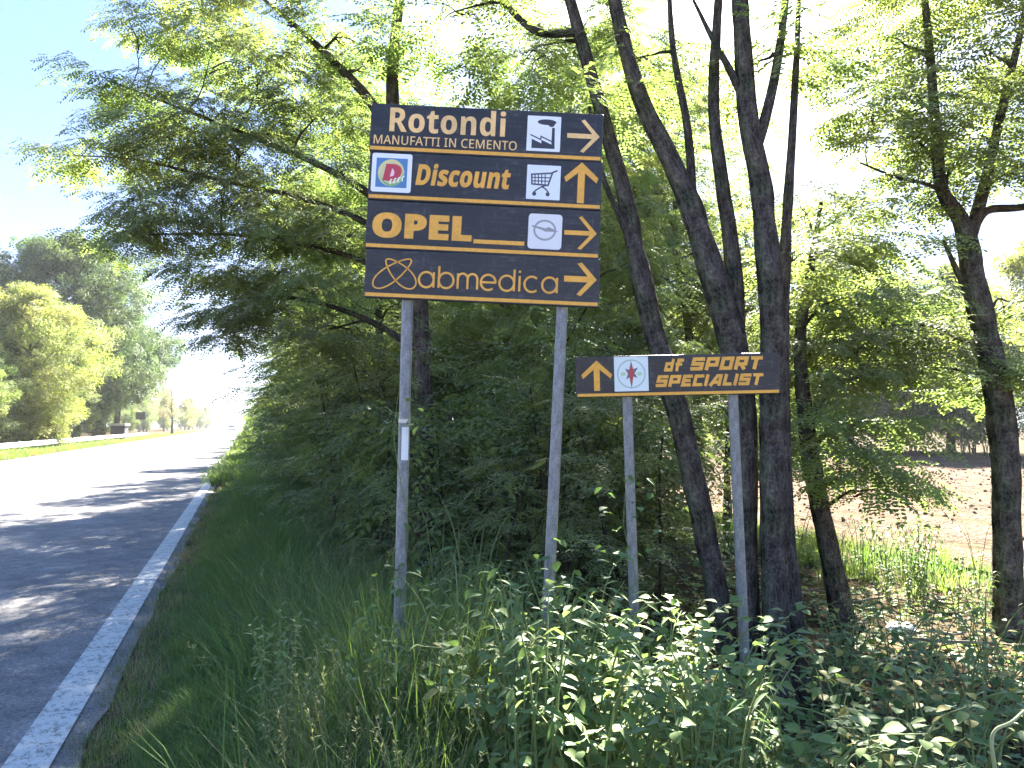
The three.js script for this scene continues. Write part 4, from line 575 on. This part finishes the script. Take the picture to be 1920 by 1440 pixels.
const many = (x0, x1, d0, d1, n, s0, s1) => Array.from({ length: n }, () => [R(x0, x1), R(d0, d1), R(s0, s1)]);
for (const [px, d, s] of [...many(960, 1500, 2.6, 3.4, 20, 1.0, 1.3), ...many(1020, 1420, 3.4, 4.3, 12, 1.05, 1.4), ...many(1480, 1750, 2.6, 3.2, 7, 0.8, 1.05)]) put(HEART[Math.floor(R(0, 2))], px, d, s, 'pale green vine with broad heart shaped leaves below the small sign', 'broad leaved vines on the verge');
for (const [px, d, s] of [...many(930, 1500, 2.6, 3.8, 14, 1.0, 1.35), ...many(780, 1000, 5.6, 6.6, 6, 1.1, 1.4), ...many(640, 920, 3.2, 4.0, 13, 0.85, 1.2)]) put(NETTLE[Math.floor(R(0, 2))], px, d, s, 'upright nettle stalks with narrow toothed leaves beside the sign poles', 'nettles round the sign poles');
for (const [px, d, s] of [...many(1500, 1930, 3.0, 4.4, 16, 1.0, 1.3), ...many(1530, 1930, 4.4, 6.2, 14, 0.9, 1.2)]) put(BRAMBLE[Math.floor(R(0, 2))], px, d, s, 'dark green bramble mound below the large forked locust', 'brambles at the foot of the locust trees', 'bramble');
for (const [px, d, s] of [[520, 3.35, 0.95], [545, 3.2, 0.9], [505, 3.6, 0.9], [530, 3.5, 1]]) put(CLEAVER, px, d, s, 'light green whorled weed standing in the verge grass', 'whorled weeds in the verge grass');
for (const [px, d, s] of [...many(1480, 1870, 8.8, 11, 22, 0.9, 1.3), ...many(1600, 1860, 6.6, 8.4, 9, 0.6, 0.9)]) put(NETTLE[Math.floor(R(0, 2))], px, d, s, 'sunlit bright green weed at the near edge of the tilled field', 'weeds at the field edge');
{ // whorled weeds among the vines
  for (const [px, d, s] of [...many(950, 1060, 2.7, 3.5, 8, 1.1, 1.5), ...many(1060, 1450, 2.6, 3.4, 9, 1.0, 1.4)]) put(CLEAVER, px, d, s, 'light green whorled weed climbing among the broad leaved vines', 'whorled weeds among the vines');
  for (const [px, d, L, a] of [[1530, 8.8, 1.2, 0.3], [1600, 7.4, 0.9, 2.2], [1660, 8.6, 1.5, 0.1], [1740, 7.2, 1.1, 2.8], [1790, 8.4, 0.8, 1.2], [1500, 7.2, 0.9, 0.8], [1840, 6.8, 1.0, 0.4], [1700, 6.4, 0.8, 2.5]]) {
    const p = P(px, 1200, d); p.y = gAt(p.x, p.z); const b = thing('fallen_branch', 'dead grey fallen branch lying on the leaf litter under the trees', 'branch', p, 'fallen branches under the trees'); const q = []; for (let k = 0; k < 5; k++) q.push(V((k / 4 - 0.5) * L * Math.cos(a) + R(-0.05, 0.05), 0.03 + R(0, 0.06) + k * 0.02, (k / 4 - 0.5) * L * Math.sin(a) + R(-0.05, 0.05))); part('limb', tube(q, [0.018, 0.014, 0.01, 0.005], 6, 3, 0.3), M.deadwood, b);
    for (const k of [1, 2, 3]) part('twig', tube([q[k], q[k].clone().add(V(R(-0.2, 0.2), R(0.02, 0.14), R(-0.2, 0.2)))], [0.006, 0.002], 5, 2), M.deadwood, b);
  }
  // a bent bare stem and a scrap of litter
  const a = P(1866, 1445, 2.9), pts = [P(1872, 1520, 2.95), a, P(1860, 1385, 2.9), P(1868, 1368, 2.9), P(1895, 1355, 2.92), P(1925, 1330, 3.0), P(1960, 1320, 3.1)], b = pts[0].clone(); b.y = gAt(b.x, b.z); pts.unshift(b.clone()); pts.forEach((p) => p.sub(b));
  const v = thing('bent_vine_stem', 'pale bent vine stem curling out of the brambles', 'vine', b); part('stem', tube(pts, [0.008, 0.008, 0.0075, 0.007, 0.006, 0.006, 0.005, 0.004], 7, 5), M.stemPale, v); for (let k = 0; k < 8; k++) { const p = pts[2].clone().lerp(pts[6], k / 8), l = part('leaf', LEAF.small, M.weedPale, v); l.position.copy(p); l.rotation.set(R(-0.5, 0.5), R(0, 6), R(-0.4, 0.4)); l.scale.setScalar(0.6); }
  const lp = P(1690, 1178, 7.6); lp.y = gAt(lp.x, lp.z); const lg = new THREE.IcosahedronGeometry(0.1, 3), q = lg.attributes.position; for (let k = 0; k < q.count; k++) { const m = 0.7 + 0.6 * noise(q.getX(k) * 22 + 4, q.getZ(k) * 22 + q.getY(k) * 30); q.setXYZ(k, q.getX(k) * 1.25 * m, q.getY(k) * 0.5 * m + 0.04, q.getZ(k) * m); } lg.computeVertexNormals();
  const li = single('plastic_bag', lg, std({ color: rgb(0.68, 0.7, 0.76), roughness: 0.5 }), 'crumpled white plastic scrap lying under the trees', 'litter'); li.position.copy(lp);
  // leaves climbing the sign poles
  for (const [px, py, d, n, sp, label, s] of [[752, 770, 4.08, 10, 34, 'creeper tuft clinging to the pole with the white sticker', 1], [1040, 1060, 4.08, 12, 40, 'creeper leaves wrapped round the second pole of the tall sign', 1], [1182, 960, 4.66, 26, 60, 'bindweed draped over the thin pole of the small sign', 1], [750, 1040, 4.1, 16, 50, 'creeper rising round the foot of the pole with the sticker', 1]]) {
    const c = P(px, py, d), b2 = c.clone(); b2.y = gAt(b2.x, b2.z); const v2 = thing('pole_creeper', label, 'creeper', b2), y = c.y - b2.y, pts2 = []; for (let k = 0; k <= 8; k++) pts2.push(V(0.04 * Math.cos(k * 1.3), (y + 0.1) * k / 8, -0.055 + 0.045 * Math.sin(k * 1.3) + 0.03)); part('stem', tube(pts2, [0.004, 0.002], 5, 4), M.stem, v2);
    for (let k = 0; k < n; k++) { const l = part('leaf', rnd() < 0.5 ? LEAF.oval : LEAF.heart, rnd() < 0.5 ? M.weedDark : M.weed, v2); l.position.set(R(-1, 1) * sp / F * d, y + R(-1, 1) * sp * 1.3 / F * d, R(-0.02, 0.08)); l.rotation.set(R(-0.5, 0.5), R(0, 6.28), R(-0.8, 0.2), 'YXZ'); l.scale.setScalar(s * R(0.5, 0.9)); }
  }
}
renderer.render(scene, camera);
